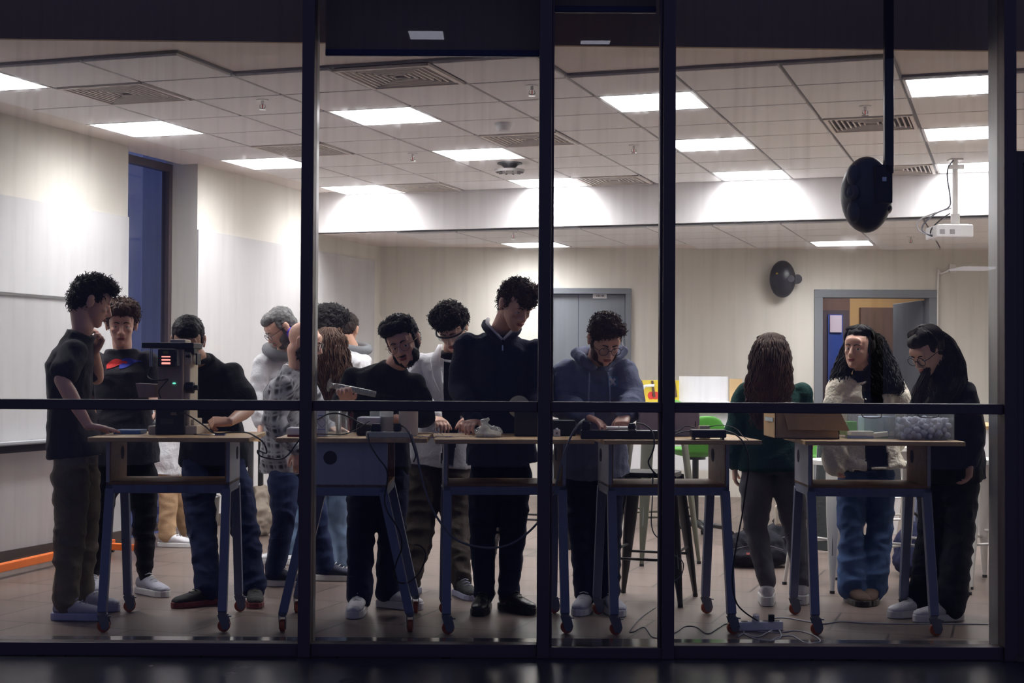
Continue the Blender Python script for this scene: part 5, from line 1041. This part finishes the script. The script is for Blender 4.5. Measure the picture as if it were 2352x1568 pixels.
cable('loose_cord', [(1595, 982, .5), (1575, 978, .52), (1560, 988, .5), (1545, 992, .48), (1520, 994, .48)], .0025, CABB, 'second thin black cable curling left of the adapter brick')
cable('long_cord', [(1668, 990, .48), (1690, 998, .42), (1710, 1020, .38), (1720, 1060, .38), (1715, 1110, .39), (1705, 1180, .40), (1690, 1260, .42), (1682, 1330, .44), (1690, 1380, .46), (1710, 1405, .50), (1740, 1425, .52)], .004, CABB, 'long black cord falling from the adapter brick to the white power strip on the floor')
cable('loose_cord', [(1625, 980, .58), (1660, 976, .55), (1690, 984, .5), (1705, 1000, .44), (1718, 1010, .4)], .002, CABB, 'thin dark cord running over the adapter brick to the table end')
# table 5
KR = mat('cardboard', (190, 160, 116), .85, bump=.1, bscale=120); KRD = mat('cardboard_dark', (150, 124, 90), .9)
a = X(1780, .62); b = X(1928, .62); zt = ZT+.135
t = thing('cardboard_box', 'open cardboard box with a flap hanging down its front', 'box', ((a+b)/2, .8, ZT))
m = MB().bb(a, b, .62, .625, ZT, zt).bb(a, b, .955, .96, ZT, zt).bb(a, a+.005, .62, .96, ZT, zt).bb(b-.005, b, .62, .96, ZT, zt).bb(a, b, .62, .96, ZT, ZT+.005); m.build('box_body', KR, t, world=True)
m = MB(); m.prism([(0, 0), (.29, .0), (.33, -.088), (.02, -.083)], .004, Matrix.Translation((a+.045, .612, zt-.005)) @ Matrix.Rotation(R(82), 4, 'X')); m.build('front_flap', KR, t, world=True)
m = MB(); m.beam((a+.08, .603, zt-.072), (a+.13, .603, zt-.072), .004, .003).beam((a+.19, .604, zt-.05), (a+.225, .604, zt-.05), .004, .003); m.build('handle_slot', KRD, t, world=True)
MB().bb(a-.004, a-.001, .66, .9, zt-.05, zt-.03).build('tape', mat('pale_blue_tape', (170, 190, 200), .5), t, world=True)
c_ = X(1812, .75); mb = MB(); mb.sph((c_+.0, .78, zt+.012), (.105, .12, .03), 24)
bm_ = remesh(mb, .008, 1, wr=.016, wf=16, seed=12); link_mesh('plastic_wrap', bm_, FILM, t, world=True, smooth=True)
def bin_(x0, x1, Y0, Y1, h, lab):
    t = thing('storage_bin', lab, 'bin', ((x0+x1)/2, (Y0+Y1)/2, ZT), group='clear storage bins on the right table'); g = .003
    m = MB()
    m.bb(x0, x1, Y0, Y0+g, ZT+.001, ZT+h).bb(x0, x1, Y1-g, Y1, ZT+.001, ZT+h).bb(x0, x0+g, Y0+g, Y1-g, ZT+.001, ZT+h).bb(x1-g, x1, Y0+g, Y1-g, ZT+.001, ZT+h).bb(x0+g, x1-g, Y0+g, Y1-g, ZT+.001, ZT+.004)
    m.build('bin_body', PLASTIC, t, world=True); xm = (x0+x1)/2
    MB().bb(x0-.006, x1+.006, Y0-.008, Y0, ZT+h-.012, ZT+h).bb(x0-.006, x1+.006, Y1, Y1+.008, ZT+h-.012, ZT+h).bb(x0-.008, x0, Y0, Y1, ZT+h-.012, ZT+h).bb(x1, x1+.008, Y0, Y1, ZT+h-.012, ZT+h).build('bin_rim', PLASTIC, t, world=True)
    MB().tube([(xm-.05, Y0-.008, ZT+h-.01), (xm-.045, Y0-.02, ZT+h-.03), (xm, Y0-.022, ZT+h-.035), (xm+.045, Y0-.02, ZT+h-.03), (xm+.05, Y0-.008, ZT+h-.01)], .003, 8, smoothn=4).build('bin_handle', mat('brown_grey_handle', (104, 92, 92), .5), t, world=True, smooth=True)
    return t
b1 = (X(1938, .6)+.018, X(2056, .6)); b2 = (X(2066, .52)+.004, X(2192, .52))
bin_(b1[0], b1[1], .6, .98, .145, 'clear plastic bin of white sponges and green pieces beside the cardboard box')
bin_(b2[0], b2[1], .52, .98, .15, 'clear plastic bin half full of white foam balls at the right table end')
for k, (x, y, z, d, rz, mm_, lb) in enumerate(((b1[0]+.085, .68, .028, (.12, .07, .024), .1, 'foam', 'white foam block flat at the left in the clear bin'), (b1[1]-.065, .7, .02, (.105, .07, .024), -.2, 'foam', 'white foam block leaning at the right in the clear bin'),
        (b1[0]+.085, .68, .009, (.12, .075, .009), .1, 'blue', 'flat blue sheet under the left foam block'), (b1[0]+.14, .78, .012, (.2, .1, .015), .0, 'green', 'flat green tray at the bottom of the clear bin'), (b1[0]+.045, .85, .05, (.07, .12, .07), .3, 'green2', 'bright green box standing at the back of the clear bin'), (b1[0]+.2, .87, .06, (.14, .1, .1), .1, 'blue2', 'pale blue packet at the back of the clear bin'))):
    col = {'foam': (236, 232, 214), 'blue': (50, 80, 170), 'green': (90, 160, 60), 'green2': (110, 190, 80), 'blue2': (190, 204, 226)}[mm_]
    M4 = Matrix.Translation((x, y, ZT+z)) @ Matrix.Rotation(rz, 4, 'Z') @ Matrix.Rotation(-.12 if k == 1 else 0, 4, 'Y')
    tag(MB().box((0, 0, 0), d, M=M4).build('foam_block' if mm_ == 'foam' else 'plastic_piece', mat('bin_'+mm_, col, .8), None, bevel=.004), lb, 'foam block' if mm_ == 'foam' else 'plastic piece')
BALL = mat('white_foam_ball', (226, 226, 234), .8, bump=.15, bscale=300); rng = random.Random(4)
me0 = None; placed = []; nb_ = 0
def ballpos():
    out = []
    for tier in range(5):
        for _ in range(500):
            r_ = rng.choice((.0155, .0155, .018, .0125)); x = rng.uniform(b2[0]+.022, b2[1]-.022); y = rng.uniform(.545, .74)
            z = ZT+.005+r_
            ok = True
            for it in range(14):
                hit = [q for q in out if (Vector((x, y, z))-Vector(q[:3])).length < r_+q[3]-.0005]
                if not hit: break
                z = max(q[2]+math.sqrt(max(0, (r_+q[3])**2-(x-q[0])**2-(y-q[1])**2)) for q in hit)+.0002
            else: ok = False
            lim = ZT+.105-.12*max(0, (abs(x-(b2[0]+b2[1])/2)-.09))
            if ok and z < lim and not [q for q in out if (Vector((x, y, z))-Vector(q[:3])).length < r_+q[3]-.001]: out.append((x, y, z, r_))
            if len(out) > 290: return out
    return out
BP = ballpos(); ball_mesh = None
for (x, y, z, r_) in BP:
    if ball_mesh is None:
        m = bmesh.new(); bmesh.ops.create_icosphere(m, subdivisions=3, radius=1); ball_mesh = bpy.data.meshes.new('foam_ball'); m.to_mesh(ball_mesh); m.free(); ball_mesh.materials.append(BALL); ball_mesh.polygons.foreach_set('use_smooth', [True]*len(ball_mesh.polygons))
    o = bpy.data.objects.new('foam_ball', ball_mesh); COL.objects.link(o); o.location = (x, y, z); o.scale = (r_, r_, r_)
    tag(o, 'white foam ball in the clear bin at the right table end', 'foam ball', 'white foam balls in the clear bin')

# ---------------------------------------------------------------- on the floor
a = X(1690, .52)
t = strip(-.14, .14, .0, 0, WHT, 'white power strip on the floor by the leg of the table, cords plugged in', dep=.055, h=.045, n=5); t.location = (zpoint(1730, 1442, 0).x, .62, 0); t.rotation_euler = (R(0), 0, R(8))
pc = Vector((t.location.x+.06, .6, .047))
t2 = thing('plug', 'white plug sitting in the floor power strip', 'plug', pc-Vector((.06, 0, 0))); MB().cyl((0, 0, 0), (0, -.01, .035), .02, .016, n=20).build('plug_body', WHT, t2, smooth='auto')
t2 = thing('plug', 'black plug sitting in the floor power strip', 'plug', pc+Vector((.02, .01, 0))); MB().box((0, 0, .018), (.03, .03, .036)).build('plug_body', BLACK, t2, bevel=.004)
def fcord(name, pts, r, m, lab): return tag(MB().tube([(zpoint(px, py, r).x, zpoint(px, py, r).y, r+(p[2] if len(p) > 2 else 0)) for p in pts for px, py in [p[:2]]], r, 8, smoothn=7).build(name, m, None, smooth=True), lab, 'cord')
fcord('floor_cable', [(1770, 1420), (1800, 1418), (1845, 1425), (1890, 1432), (1930, 1427), (1985, 1430), (2060, 1432), (2150, 1432), (2270, 1433)], .0035, CABW, 'white cord lying straight along the floor under the right table')
fcord('floor_cable', [(1725, 1440), (1708, 1452), (1735, 1466), (1775, 1470), (1795, 1460), (1785, 1443), (1770, 1448), (1740, 1462), (1710, 1455), (1695, 1462)], .0035, CABW, 'white cord coiled right before the floor power strip')
fcord('floor_cable', [(1740, 1450), (1790, 1452), (1830, 1448), (1868, 1458), (1884, 1473), (1850, 1475), (1820, 1460), (1790, 1462), (1768, 1472)], .003, CABW, 'white cord looping toward the right table wheel')
fcord('floor_cable', [(1700, 1440), (1670, 1432), (1650, 1442), (1625, 1455), (1600, 1440), (1575, 1438), (1555, 1450), (1530, 1462), (1500, 1463), (1480, 1440), (1455, 1450), (1447, 1448), (1470, 1420), (1505, 1395)], .003, CABG, 'grey cord snaking left along the floor from the power strip')
cable('dangling_cord', [(1500, 1085, .6), (1498, 1150, .62), (1497, 1210, .62), (1515, 1235, .62), (1545, 1215, .6), (1542, 1265, .6), (1568, 1290, .6), (1565, 1320, .6), (1545, 1337, .6)], .003, CABG, 'grey cord dangling under the table behind the third mullion')
# ---------------------------------------------------------------- stools
def make_stool(m, h=.74, arms=True):
    t = thing('metal_stool', '', 'stool')
    s_ = MB(); s_.loft([((0, 0, h-.03), (1, 0, 0), (0, 1, 0), .158, .158, 6), ((0, 0, h-.004), (1, 0, 0), (0, 1, 0), .155, .155, 6), ((0, 0, h), (1, 0, 0), (0, 1, 0), .145, .145, 6)], 40); s_.build('seat', m, t, smooth='auto')
    for sx in (-1, 1):
        for sy in (-1, 1):
            a = Vector((sx*.13, sy*.13, h-.02)); b = Vector((sx*.215, sy*.215, .012)); d = Vector((sx, sy, 0)).normalized(); e = Vector((-d.y, d.x, 0)); l = MB()
            l.loft([(a, d, e, .014, .046, 4), (lerp(a, b, .4), d, e, .016, .04, 4), (lerp(a, b, .7), d, e, .015, .028, 4), (b, d, e, .011, .012, 4)], 16)
            lg = l.build('leg', m, t, smooth='auto'); q = MB(); q.cyl(b-Vector((0, 0, .012)), b+Vector((0, 0, .006)), .015); q.build('foot_cap', RUB, lg)
            gr = MB(); gr.loft([(lerp(a, b, .45)+d*.0125, d, e, .003, .009, 2), (lerp(a, b, .72)+d*.0125, d, e, .003, .006, 2)], 12); gr.build('leg_slot', mat('slot_shade', (120, 120, 122), .6), lg)
    k = .62; p = lambda sx, sy, z, f: Vector((sx*lerp(.13, .215, f), sy*lerp(.13, .215, f), lerp(h-.02, .012, f)))
    for (s1, s2, f) in (((-1, -1), (1, -1), .66), ((-1, 1), (1, 1), .66), ((-1, -1), (-1, 1), .6), ((1, -1), (1, 1), .6)):
        MB().tube([p(s1[0], s1[1], 0, f), p(s2[0], s2[1], 0, f)], .008, 10).build('stretcher', m, t, smooth=True)
    return t
sb = make_stool(BLACK, .74); sb.location = (X(1497, 1.62), 1.62, 0); sb.rotation_euler = (0, 0, R(-18)); tag(sb, 'black metal stool standing behind the table beside the third mullion', 'stool', 'tall metal stools')
sb2 = copy_tree(sb); sb2.location = (X(1225, 3.9), 3.9, 0); tag(sb2, 'black metal stool in the background between the second mullion and the tall man', 'stool', 'tall metal stools')
STG = mat('greenish_steel', (96, 96, 84), .4, metal=.4)
sg_ = make_stool(STG, .95); sg_.location = (X(1510, 3.4), 3.4, 0); sg_.rotation_euler = (0, 0, R(20)); tag(sg_, 'grey-green metal stool behind the black stool', 'stool', 'tall metal stools')
sw = make_stool(WHM, .78); first = True
for (px, Y, rz, lb) in ((1918, 2.2, 30, 'white metal stool left of the person in the fleece jacket'), (2052, 3.9, 5, 'white metal stool seen between the legs of the person in the fleece jacket'), (2108, 1.88, 45, 'white metal stool behind the right leg of the right table'), (2246, 2.38, 20, 'white metal stool at the right end behind the person with white sneakers')):
    o = sw if first else copy_tree(sw); first = False; o.location = (X(px, Y), Y, 0); o.rotation_euler = (0, 0, R(rz)); tag(o, lb, 'stool', 'tall metal stools')
# office chairs with green shells
GRS = mat('green_shell', (72, 144, 44), .5)
def chair(px, Y, rz, lab, zs=.5):
    t = thing('office_chair', lab, 'chair', (X(px, Y), Y, 0), R(rz), group='green shell chairs'); mb = MB()
    mb.loft([((0, 0, zs-.04), (1, 0, 0), (0, 1, 0), .09, .08), ((0, 0, zs-.02), (1, 0, 0), (0, 1, 0), .17, .16), ((0, 0, zs+.02), (1, 0, 0), (0, 1, 0), .21, .2, 2.6), ((0, 0, zs+.035), (1, 0, 0), (0, 1, 0), .2, .19, 2.6)], 32)
    mb.loft([((0, .17, zs), (1, 0, 0), (0, 1, 0), .17, .03), ((0, .21, zs+.1), (1, 0, 0), (0, 1, 0), .19, .022), ((0, .23, zs+.18), (1, 0, 0), (0, 1, 0), .17, .018), ((0, .24, zs+.26), (1, 0, 0), (0, 1, 0), .12, .014), ((0, .24, zs+.29), (1, 0, 0), (0, 1, 0), .06, .012)], 28)
    link_mesh('seat_shell', remesh(mb, .009, 3), GRS, t, smooth=True)
    MB().cyl((0, 0, .1), (0, 0, zs-.04), .025).cyl((0, 0, zs-.06), (0, 0, zs-.03), .08).build('gas_post', BLACK, t, smooth='auto')
    for k in range(5):
        d = Vector((math.cos(2*PI*k/5+.3), math.sin(2*PI*k/5+.3), 0)); MB().tube([d*.02+Vector((0, 0, .12)), d*.28+Vector((0, 0, .075))], [.026, .017], 10).build('base_arm', BLACK, t, smooth=True)
        e = Vector((-d.y, d.x, 0)); q = MB()
        for z in (-.014, .014): q.cyl(d*.28+e*(z-.008)+Vector((0, 0, .03)), d*.28+e*(z+.008)+Vector((0, 0, .03)), .03, n=20)
        q.cyl(d*.28+Vector((0, 0, .03)), d*.28+Vector((0, 0, .08)), .007); q.build('wheel', BLACK, t, smooth='auto')
chair(1598, 4.9, 195, 'green shell swivel chair with a black star base behind the table end', .68)
chair(1895, 6.2, 30, 'green shell swivel chair far back left of the doorway', .55)
# ---------------------------------------------------------------- background furniture
def desk(x0, x1, Y0, Y1, z, lab, top=WHT, panel=None, legs=BLACK):
    t = thing('desk', lab, 'desk', ((x0+x1)/2, (Y0+Y1)/2, 0))
    MB().bb(x0, x1, Y0, Y1, z-.03, z).build('desk_top', top, t, world=True, bevel=.004)
    if panel: MB().bb(x0+.03, x1-.03, Y0+.05, Y0+.07, panel, z-.03).build('modesty_panel', WHT, t, world=True)
    for a in (x0+.05, x1-.05):
        for b in (Y0+.06, Y1-.06): MB().beam((a, b, 0), (a, b, z-.03), .04, .04).build('leg', legs, t, world=True)
    return t
desk(X(1420, 5.4), X(1860, 5.4), 5.4, 6.1, 1.02, 'high white desk with a white front panel behind the green chair', panel=.5, legs=WHM)
desk(X(560, 4.75), X(705, 4.75), 4.75, 5.35, .78, 'wooden topped folding table behind the first mullion', top=PLY)
desk(X(2240, 6.4), X(2420, 6.4), 6.4, 7.0, .86, 'wooden topped table at the far right edge', top=PLY, panel=.1, legs=WHM)
desk(X(1235, 6.6), X(1330, 6.6), 6.6, 7.2, 1.0, 'small white desk by the grey double door', panel=.5, legs=WHM)
# display boards on the high desk
YD = 5.8; zb = 1.02
a = X(1463, YD); b = X(1560, YD); h_ = W(1500, 873, YD).z
t = thing('display_board', 'yellow illustrated board with dark straps, red circles and a white outline', 'board', ((a+b)/2, YD, zb))
MB().bb(a, b, YD, YD+.02, zb, h_).build('board', mat('yellow_board', (222, 198, 60), .6, var=.08, vscale=30, stretch=(1, 1, 12)), t, world=True, bevel=.002)
m = MB()
for px in (1472, 1498, 1548): m.beam(W(px, 874, YD-.006), W(px+5, 912, YD-.006), .02, .006)
m.build('dark_strap', mat('strap_brown', (84, 62, 50), .7), t, world=True)
m = MB()
for px in (1466, 1496, 1506): c = W(px, 908, YD-.008); m.cyl(c, c+Vector((0, .006, 0)), .032, n=24)
m.build('red_circle', mat('red_circle', (200, 50, 44), .5), t, world=True)
MB().tube([W(1468, 912, YD-.012), W(1478, 890, YD-.012), W(1484, 886, YD-.012), W(1503, 885, YD-.012)], .011, 8, smoothn=3).build('white_outline', WHT, t, world=True, smooth=True)
a = X(1562, YD); b = X(1674, YD); tag(MB().bb(a, b, YD+.05, YD+.06, zb, W(1600, 864, YD).z).build('foam_board', WHT, None), 'large white foam board standing on the high desk', 'board')
a = X(1677, YD); b = X(1706, YD); tag(MB().bb(a, b, YD+.03, YD+.045, zb, W(1690, 870, YD).z).build('cardboard_sheet', KR, None), 'upright brown cardboard sheet left of the person in green', 'cardboard')
a = X(1555, YD-.2); tag(MB().loft([((a, 5.6, 1.02), (1, 0, 0), (0, 1, 0), .075, .06), ((a-.01, 5.6, 1.06), (1, 0, 0), (0, 1, 0), .05, .05), ((a-.02, 5.6, 1.08), (1, 0, 0), (0, 1, 0), .015, .02)], 20).build('green_cushion', GRS, None, smooth=True), 'small green lump on the high desk right of the third mullion', 'cushion')
for k, (px, w_, h2, lb) in enumerate(((1640, .1, .04, 'crumpled white paper left on the high desk'), (1665, .14, .05, 'crumpled white paper beside the cardboard sheet'), (1480, .16, .03, 'sheet of white paper under the yellow board'))):
    c = X(px, 5.5); mb = MB(); mb.sph((c, 5.55, 1.02+h2/2), (w_/2, .08, h2/2), 16); me = remesh(mb, .008, 1, wr=.012, wf=20, seed=k)
    for v in me.vertices: v.co.z = max(1.021, v.co.z)
    tag(link_mesh('paper', me, WHT, None), lb, 'paper')
# cartons and bin beyond the left tables
a = X(362, 5.6); t = thing('carton', 'white carton with blue print on the floor behind the khaki trousers', 'carton', (a, 5.7, 0)); MB().box((0, 0, .1), (.3, .25, .2)).build('carton_body', WHT, t, bevel=.004); MB().box((.0, -.127, .13), (.2, .004, .06)).build('carton_print', mat('print_blue', (60, 90, 180), .6), t)
a = X(464, 4.95); t = thing('waste_bin', 'grey steel bin on the floor behind the dark jeans', 'bin', (a, 4.95, 0)); MB().cyl((0, 0, 0), (0, 0, .3), .13, .15, n=28).build('bin_body', mat('brushed_grey', (130, 128, 128), .4, metal=.5), t, smooth='auto'); MB().ring((0, 0, .3), (1, 0, 0), (0, 1, 0), .15, .007, 28, 6).build('bin_rim', CHROME, t, smooth=True)
a = X(600, 5.0); t = thing('cloth_sack', 'slumped beige cloth sack under the folding table', 'sack', (a, 4.9, 0)); mb = MB(); mb.sph((0, 0, .15), (.16, .14, .16)).sph((.02, 0, .3), (.11, .1, .1)); me = remesh(mb, .012, 2, wr=.03, wf=9, seed=5)
for v in me.vertices: v.co.z = max(.002, v.co.z)
link_mesh('sack_body', me, cloth('beige_canvas', (176, 164, 150)), t, smooth=True)
MB().ring((.02, 0, .38), (1, 0, 0), (0, 1, 0), .05, .008, 20, 6).build('sack_tie', KR, t, smooth=True)
a = X(2052, 5.0); t = thing('waste_bin', 'white plastic bin seen between the legs of the person in the fleece jacket', 'bin', (a, 5.3, 0)); MB().cyl((0, 0, 0), (0, 0, .3), .1, .14, n=28).build('bin_body', WHT, t, smooth='auto'); MB().ring((0, 0, .3), (1, 0, 0), (0, 1, 0), .14, .006, 28, 6).build('bin_rim', WHT, t, smooth=True)
a = X(1895, 5.0); t = thing('easel_board', 'dark speckled folding board with chrome edge left of the white stools', 'board', (X(1895, 3.9), 3.9, 0)); MB().beam((0, 0, .02), (.09, .2, .95), .16, .02).build('board', mat('speckled_dark', (34, 38, 38), .6, var=.6, vscale=60), t); MB().beam((-.09, 0, 0), (0, .2, .96), .012, .012).beam((.07, -.01, 0), (.16, .19, .96), .012, .012).build('board_edge', CHROME, t)
a = X(2100, 3.0)
def pack(px, Y, w_, h_, lab, m, mark=None):
    t = thing('backpack', lab, 'backpack', (X(px, Y), Y, 0)); mb = MB(); mb.sph((0, 0, h_*.5), (w_/2, .13, h_*.52), 22).sph((w_*.15, 0, h_*.35), (w_*.4, .15, h_*.35), 18).sph((-w_*.2, -.02, h_*.3), (w_*.33, .15, h_*.3), 18)
    me = remesh(mb, .01, 3, wr=.014, wf=10, seed=px)
    for v in me.vertices: v.co.z = max(.002, v.co.z)
    link_mesh('pack_body', me, m, t, smooth=True)
    MB().tube([(-w_*.2, .02, h_*.98), (-.02, .0, h_*1.18), (w_*.15, .02, h_*1.0)], .01, 8, smoothn=5).build('carry_loop', BLACKM, t, smooth=True)
    MB().tube([(-w_*.4, -.1, h_*.5), (0, -.155, h_*.66), (w_*.38, -.12, h_*.5)], .004, 6, smoothn=5).build('zip', mat('dull_zip', (70, 70, 76), .4), t, smooth=True)
    if mark: MB().box((-w_*.18, -.168, h_*.42), (.035, .004, .012)).build('brand_patch', mat('salmon_patch', (220, 130, 120), .6), t)
    return t
pack(1738, 3.15, .42, .25, 'black backpack lying on the floor left of the grey jeans', cloth('black_nylon', (30, 30, 38), bscale=200), True)
pack(1800, 3.5, .35, .27, 'black backpack lying behind the grey jeans', cloth('black_nylon', (30, 30, 38), bscale=200))
pack(2106, 2.75, .3, .34, 'navy backpack on the floor behind the dark wide trousers', cloth('navy_nylon', (34, 38, 66), bscale=200))
a = X(1794, 3.25); t = thing('tote_bag', 'small beige tote with a star on it behind the grey jeans', 'bag', (a, 3.2, .27)); MB().box((0, 0, .07), (.1, .06, .14)).build('bag_body', cloth('beige_canvas', (176, 164, 150)), t, bevel=.015)
mb = MB(); mb.prism([(math.sin(k*PI/5)*(.034 if k % 2 == 0 else .015), math.cos(k*PI/5)*(.034 if k % 2 == 0 else .015)) for k in range(10)], .008, Matrix.Translation((0, -.028, .08)) @ Matrix.Rotation(R(90), 4, 'X')); mb.build('star', WHT, t)
# mobile whiteboard at the left
def pl(u_, t_, z): p = G(UL+u_, t_); return Vector((p.x, p.y, z))
t = thing('mobile_whiteboard', 'large mobile whiteboard with an orange foot at the left edge', 'whiteboard', pl(.3, .6, 0))
c = pl(.2, .2, 1.3); MB().box((c.x, c.y, 1.31), (.02, 3.0, .96), RZ).build('board', GLOSSW, t, world=True)
m = MB()
for (z, dz) in ((1.79, .02), (.825, .03)): m.box((c.x, c.y, z), (.034, 3.04, dz), RZ)
m.build('board_frame', FRIN, t, world=True)
c2 = pl(.25, .2, .83); MB().box((c2.x, c2.y, .83), (.09, 2.9, .02), RZ).build('pen_tray', mat('pale_grey_tray', (170, 172, 178), .4), t, world=True, bevel=.004)
c2 = pl(.2, .2, .79); MB().box((c2.x, c2.y, .785), (.03, 3.0, .045), RZ).build('black_rail', BLACKM, t, world=True)
for tt in (-.7, 1.55):
    MB().beam(pl(.2, tt, .05), pl(.2, tt, .8), .04, .04).build('upright', ORGM, t, world=True)
    MB().beam(pl(.0+.06, tt, .07), pl(.62, tt, .07), .045, .045, up=(0, 0, 1)).build('foot_bar', ORGM, t, world=True, bevel=.004)
MB().beam(pl(.55, -1.4, .07), pl(.25, 1.75, .07), .05, .05, up=(0, 0, 1)).build('long_bar', ORGM, t, world=True, bevel=.004)
for q in ((.25, 1.75), (.6, 1.55), (.55, -1.3)):
    p = pl(q[0], q[1], .0); MB().cyl(p+Vector((-.012, 0, .026)), p+Vector((.012, 0, .026)), .026, n=20).build('wheel', BLACK, t, world=True, smooth='auto')
# ---------------------------------------------------------------- things hung on walls and ceiling
SPB = mat('speaker_black', (46, 46, 54), .32); SPG = mat('speaker_grille', (74, 74, 82), .6)
YS = .22; c = W(1990, 447, YS); sc_ = 1/SCL(YS)
t = thing('hanging_loudspeaker', 'big black egg-shaped loudspeaker hanging from a long dark pole just behind the glass', 'loudspeaker', c)
rx, rz_ = 56*sc_, 88*sc_
ROT = Matrix.Rotation(R(-30), 4, 'Z')
mb = MB(); mb.sph((0, 0, 0), (.125, .1, rz_), 40, ROT); bmesh.ops.scale(mb.bm, vec=(1, 1, 1), verts=mb.bm.verts)
mb.build('shell', SPB, t, smooth=True)
front = ROT @ Vector((-1, 0, 0))
fy = Vector((-.62, -.78, 0)).normalized(); fx = Vector((-fy.y, fy.x, 0)); 
cen = W(1950, 446, YS)-c; cen.y = -.075
d = (cen).normalized()
mb = MB(); mb.cyl(cen+d*.0, cen+d*.022, .036, .03, n=32).sph(cen+d*.02, (.014, .014, .02)); mb.build('tweeter', SPG, t, smooth='auto')
for zc, zr in ((.085, .06), (-.085, .06)):
    mb = MB(); mb.sph((-.071, -.044, zc), (.033, .04, .056), 22); mb.build('grille_petal', SPG, t, smooth=True)
mb = MB(); mb.tube([Vector((-.072, -.06, .045)), Vector((-.098, -.045, 0)), Vector((-.074, -.06, -.05))], .006, 8, smoothn=5); mb.build('front_ridge', SPB, t, smooth=True)
a = W(2014, 375, YS-.16)-c; b = W(2054, 464, YS-.16)-c
MB().bb(a.x, b.x, -.13, .02, b.z, a.z).build('bracket', BLACKM, t, bevel=.004)
mb = MB(); mb.box(((a.x+b.x)/2, -.133, (a.z+b.z)/2+.02), (.02, .01, .02)).cyl((b.x-.005, -.06, -.0), (b.x+.01, -.06, -.0), .01); mb.build('bracket_bolt', CHROME, t)
a = W(2029, 400, YS-.1)-c; b2_ = W(2052, 0, YS-.1)-c
MB().bb(a.x, b2_.x-.004, -.13, -.09, -.0+a.z, 3.45-c.z).build('pole', mat('dark_metal_pole', (40, 40, 46), .3, metal=.6), t, bevel=.006)
mb = MB(); mb.sph((.085, -.01, -.07), (.035, .065, .03), 20); mb.build('rear_fin', SPB, t, smooth=True)
# round speaker on the back wall
c = W(1797, 641, YB-.1); c.y = YB-.11; t = thing('wall_loudspeaker', 'round black loudspeaker mounted on the back wall', 'loudspeaker', c)
k = 1/SCL(YB-.1); MB().sph((0, 0, 0), (30*k, .09, 43*k), 36).build('shell', SPB, t, smooth=True)
MB().cyl((33*k, .02, 0), (33*k, -.03, 0), 11*k, n=24).cyl((20*k, .03, 0), (33*k, .03, 0), .02).build('side_knob', SPB, t, smooth='auto')
MB().cyl((0, .05, 0), (0, .11, 0), .05).build('wall_mount', BLACKM, t); MB().cyl((16*k, -.09, 0), (16*k, -.07, 0), 8*k, n=24).build('tweeter', SPG, t, smooth='auto'); MB().sph((-16*k, -.072, 12*k), .012, 10).build('yellow_dot', mat('amber_dot', (170, 140, 50), .5), t)
# projector
YP = 4.6; c = W(2194, 512, YP); k = 1/SCL(YP); zc = ZC
t = thing('projector', 'white projector hanging from a ceiling mount at the upper right', 'projector', c)
P2 = lambda px, py, dy=0: W(px, py, YP+dy)-c
a = P2(2149, 545, -.15); b = P2(2234, 516, -.15)
bd = MB().bb(a.x, b.x, -.18, .14, a.z, b.z).build('projector_body', WHT, t, bevel=.012)
for px in (2166, 2189): q = P2(px, 531, -.2); MB().box((q.x, -.182, q.z), (.038, .006, .036)).build('vent_grille', mat('grille_grey', (150, 146, 150), .6), bd, bevel=.002)
MB().cyl((b.x-.08, .14, (a.z+b.z)/2), (b.x-.08, .165, (a.z+b.z)/2), .03, n=24).build('lens', mat('lens_dark', (60, 64, 80), .1), bd, smooth='auto')
mt = MB(); zt = ZC-.02-c.z; q = P2(2194, 400); mt.cyl((q.x, 0, b.z+.05), (q.x, 0, zt), .022, n=16).box((q.x, 0, zt-.01), (.1, .1, .02)).box((q.x, 0, b.z+.05), (.06, .05, .1)).box((q.x, 0, b.z+.012), (.2, .04, .012)).box((q.x, -.02, P2(2194, 384).z), (.12, .03, .035)); mt.build('ceiling_mount', WHM, t, bevel=.003)
for pts, m_, lb in (([(2190, 368), (2178, 385), (2176, 410), (2182, 450), (2180, 475), (2150, 490), (2125, 510), (2118, 528), (2135, 540), (2150, 542)], CABG, 'a'), ([(2185, 478), (2140, 492), (2112, 505), (2107, 522), (2120, 535), (2150, 538)], CABW, 'b'), ([(2182, 490), (2160, 505), (2140, 525), (2138, 540), (2150, 543)], CABB, 'c')):
    MB().tube([P2(px, py, -.06) for px, py in pts], .006, 6, smoothn=5).build('cable', m_, t, smooth=True)
# conduit, notices on the back wall
tag(MB().tube([(X(2153, YB)+.0, YB-.02, .6), (X(2153, YB), YB-.02, W(2153, 650, YB).z), (X(2160, YB), YB-.02, W(2160, 630, YB).z), (X(2180, YB), YB-.02, W(2180, 622, YB).z)], .014, 8, smoothn=5).build('conduit', WHM, None, smooth=True), 'thin white conduit bending beside the open doorway', 'conduit')
a = W(2188, 608, YB-.04); tag(MB().box((a.x, YB-.03, W(2190, 616, YB).z), (.07, .06, .09)).build('junction_box', WHM, None, bevel=.004), 'small white junction box at the end of the conduit', 'junction box')
a = W(2180, 787, YB); tag(MB().box((a.x, YB-.01, a.z), (.07, .02, .1)).build('fire_call_point', mat('dusty_red', (160, 90, 84), .6), None, bevel=.003), 'small red call point on the wall right of the doorway', 'call point')
a = W(2193, 822, YB); tag(MB().box((a.x, YB-.005, a.z), (.11, .01, .13)).build('notice', mat('grey_notice', (160, 160, 166), .6), None), 'pale grey notice on the wall below the red call point', 'notice')
if bpy.data.scenes.get('tmp'): bpy.data.scenes.remove(bpy.data.scenes['tmp'])
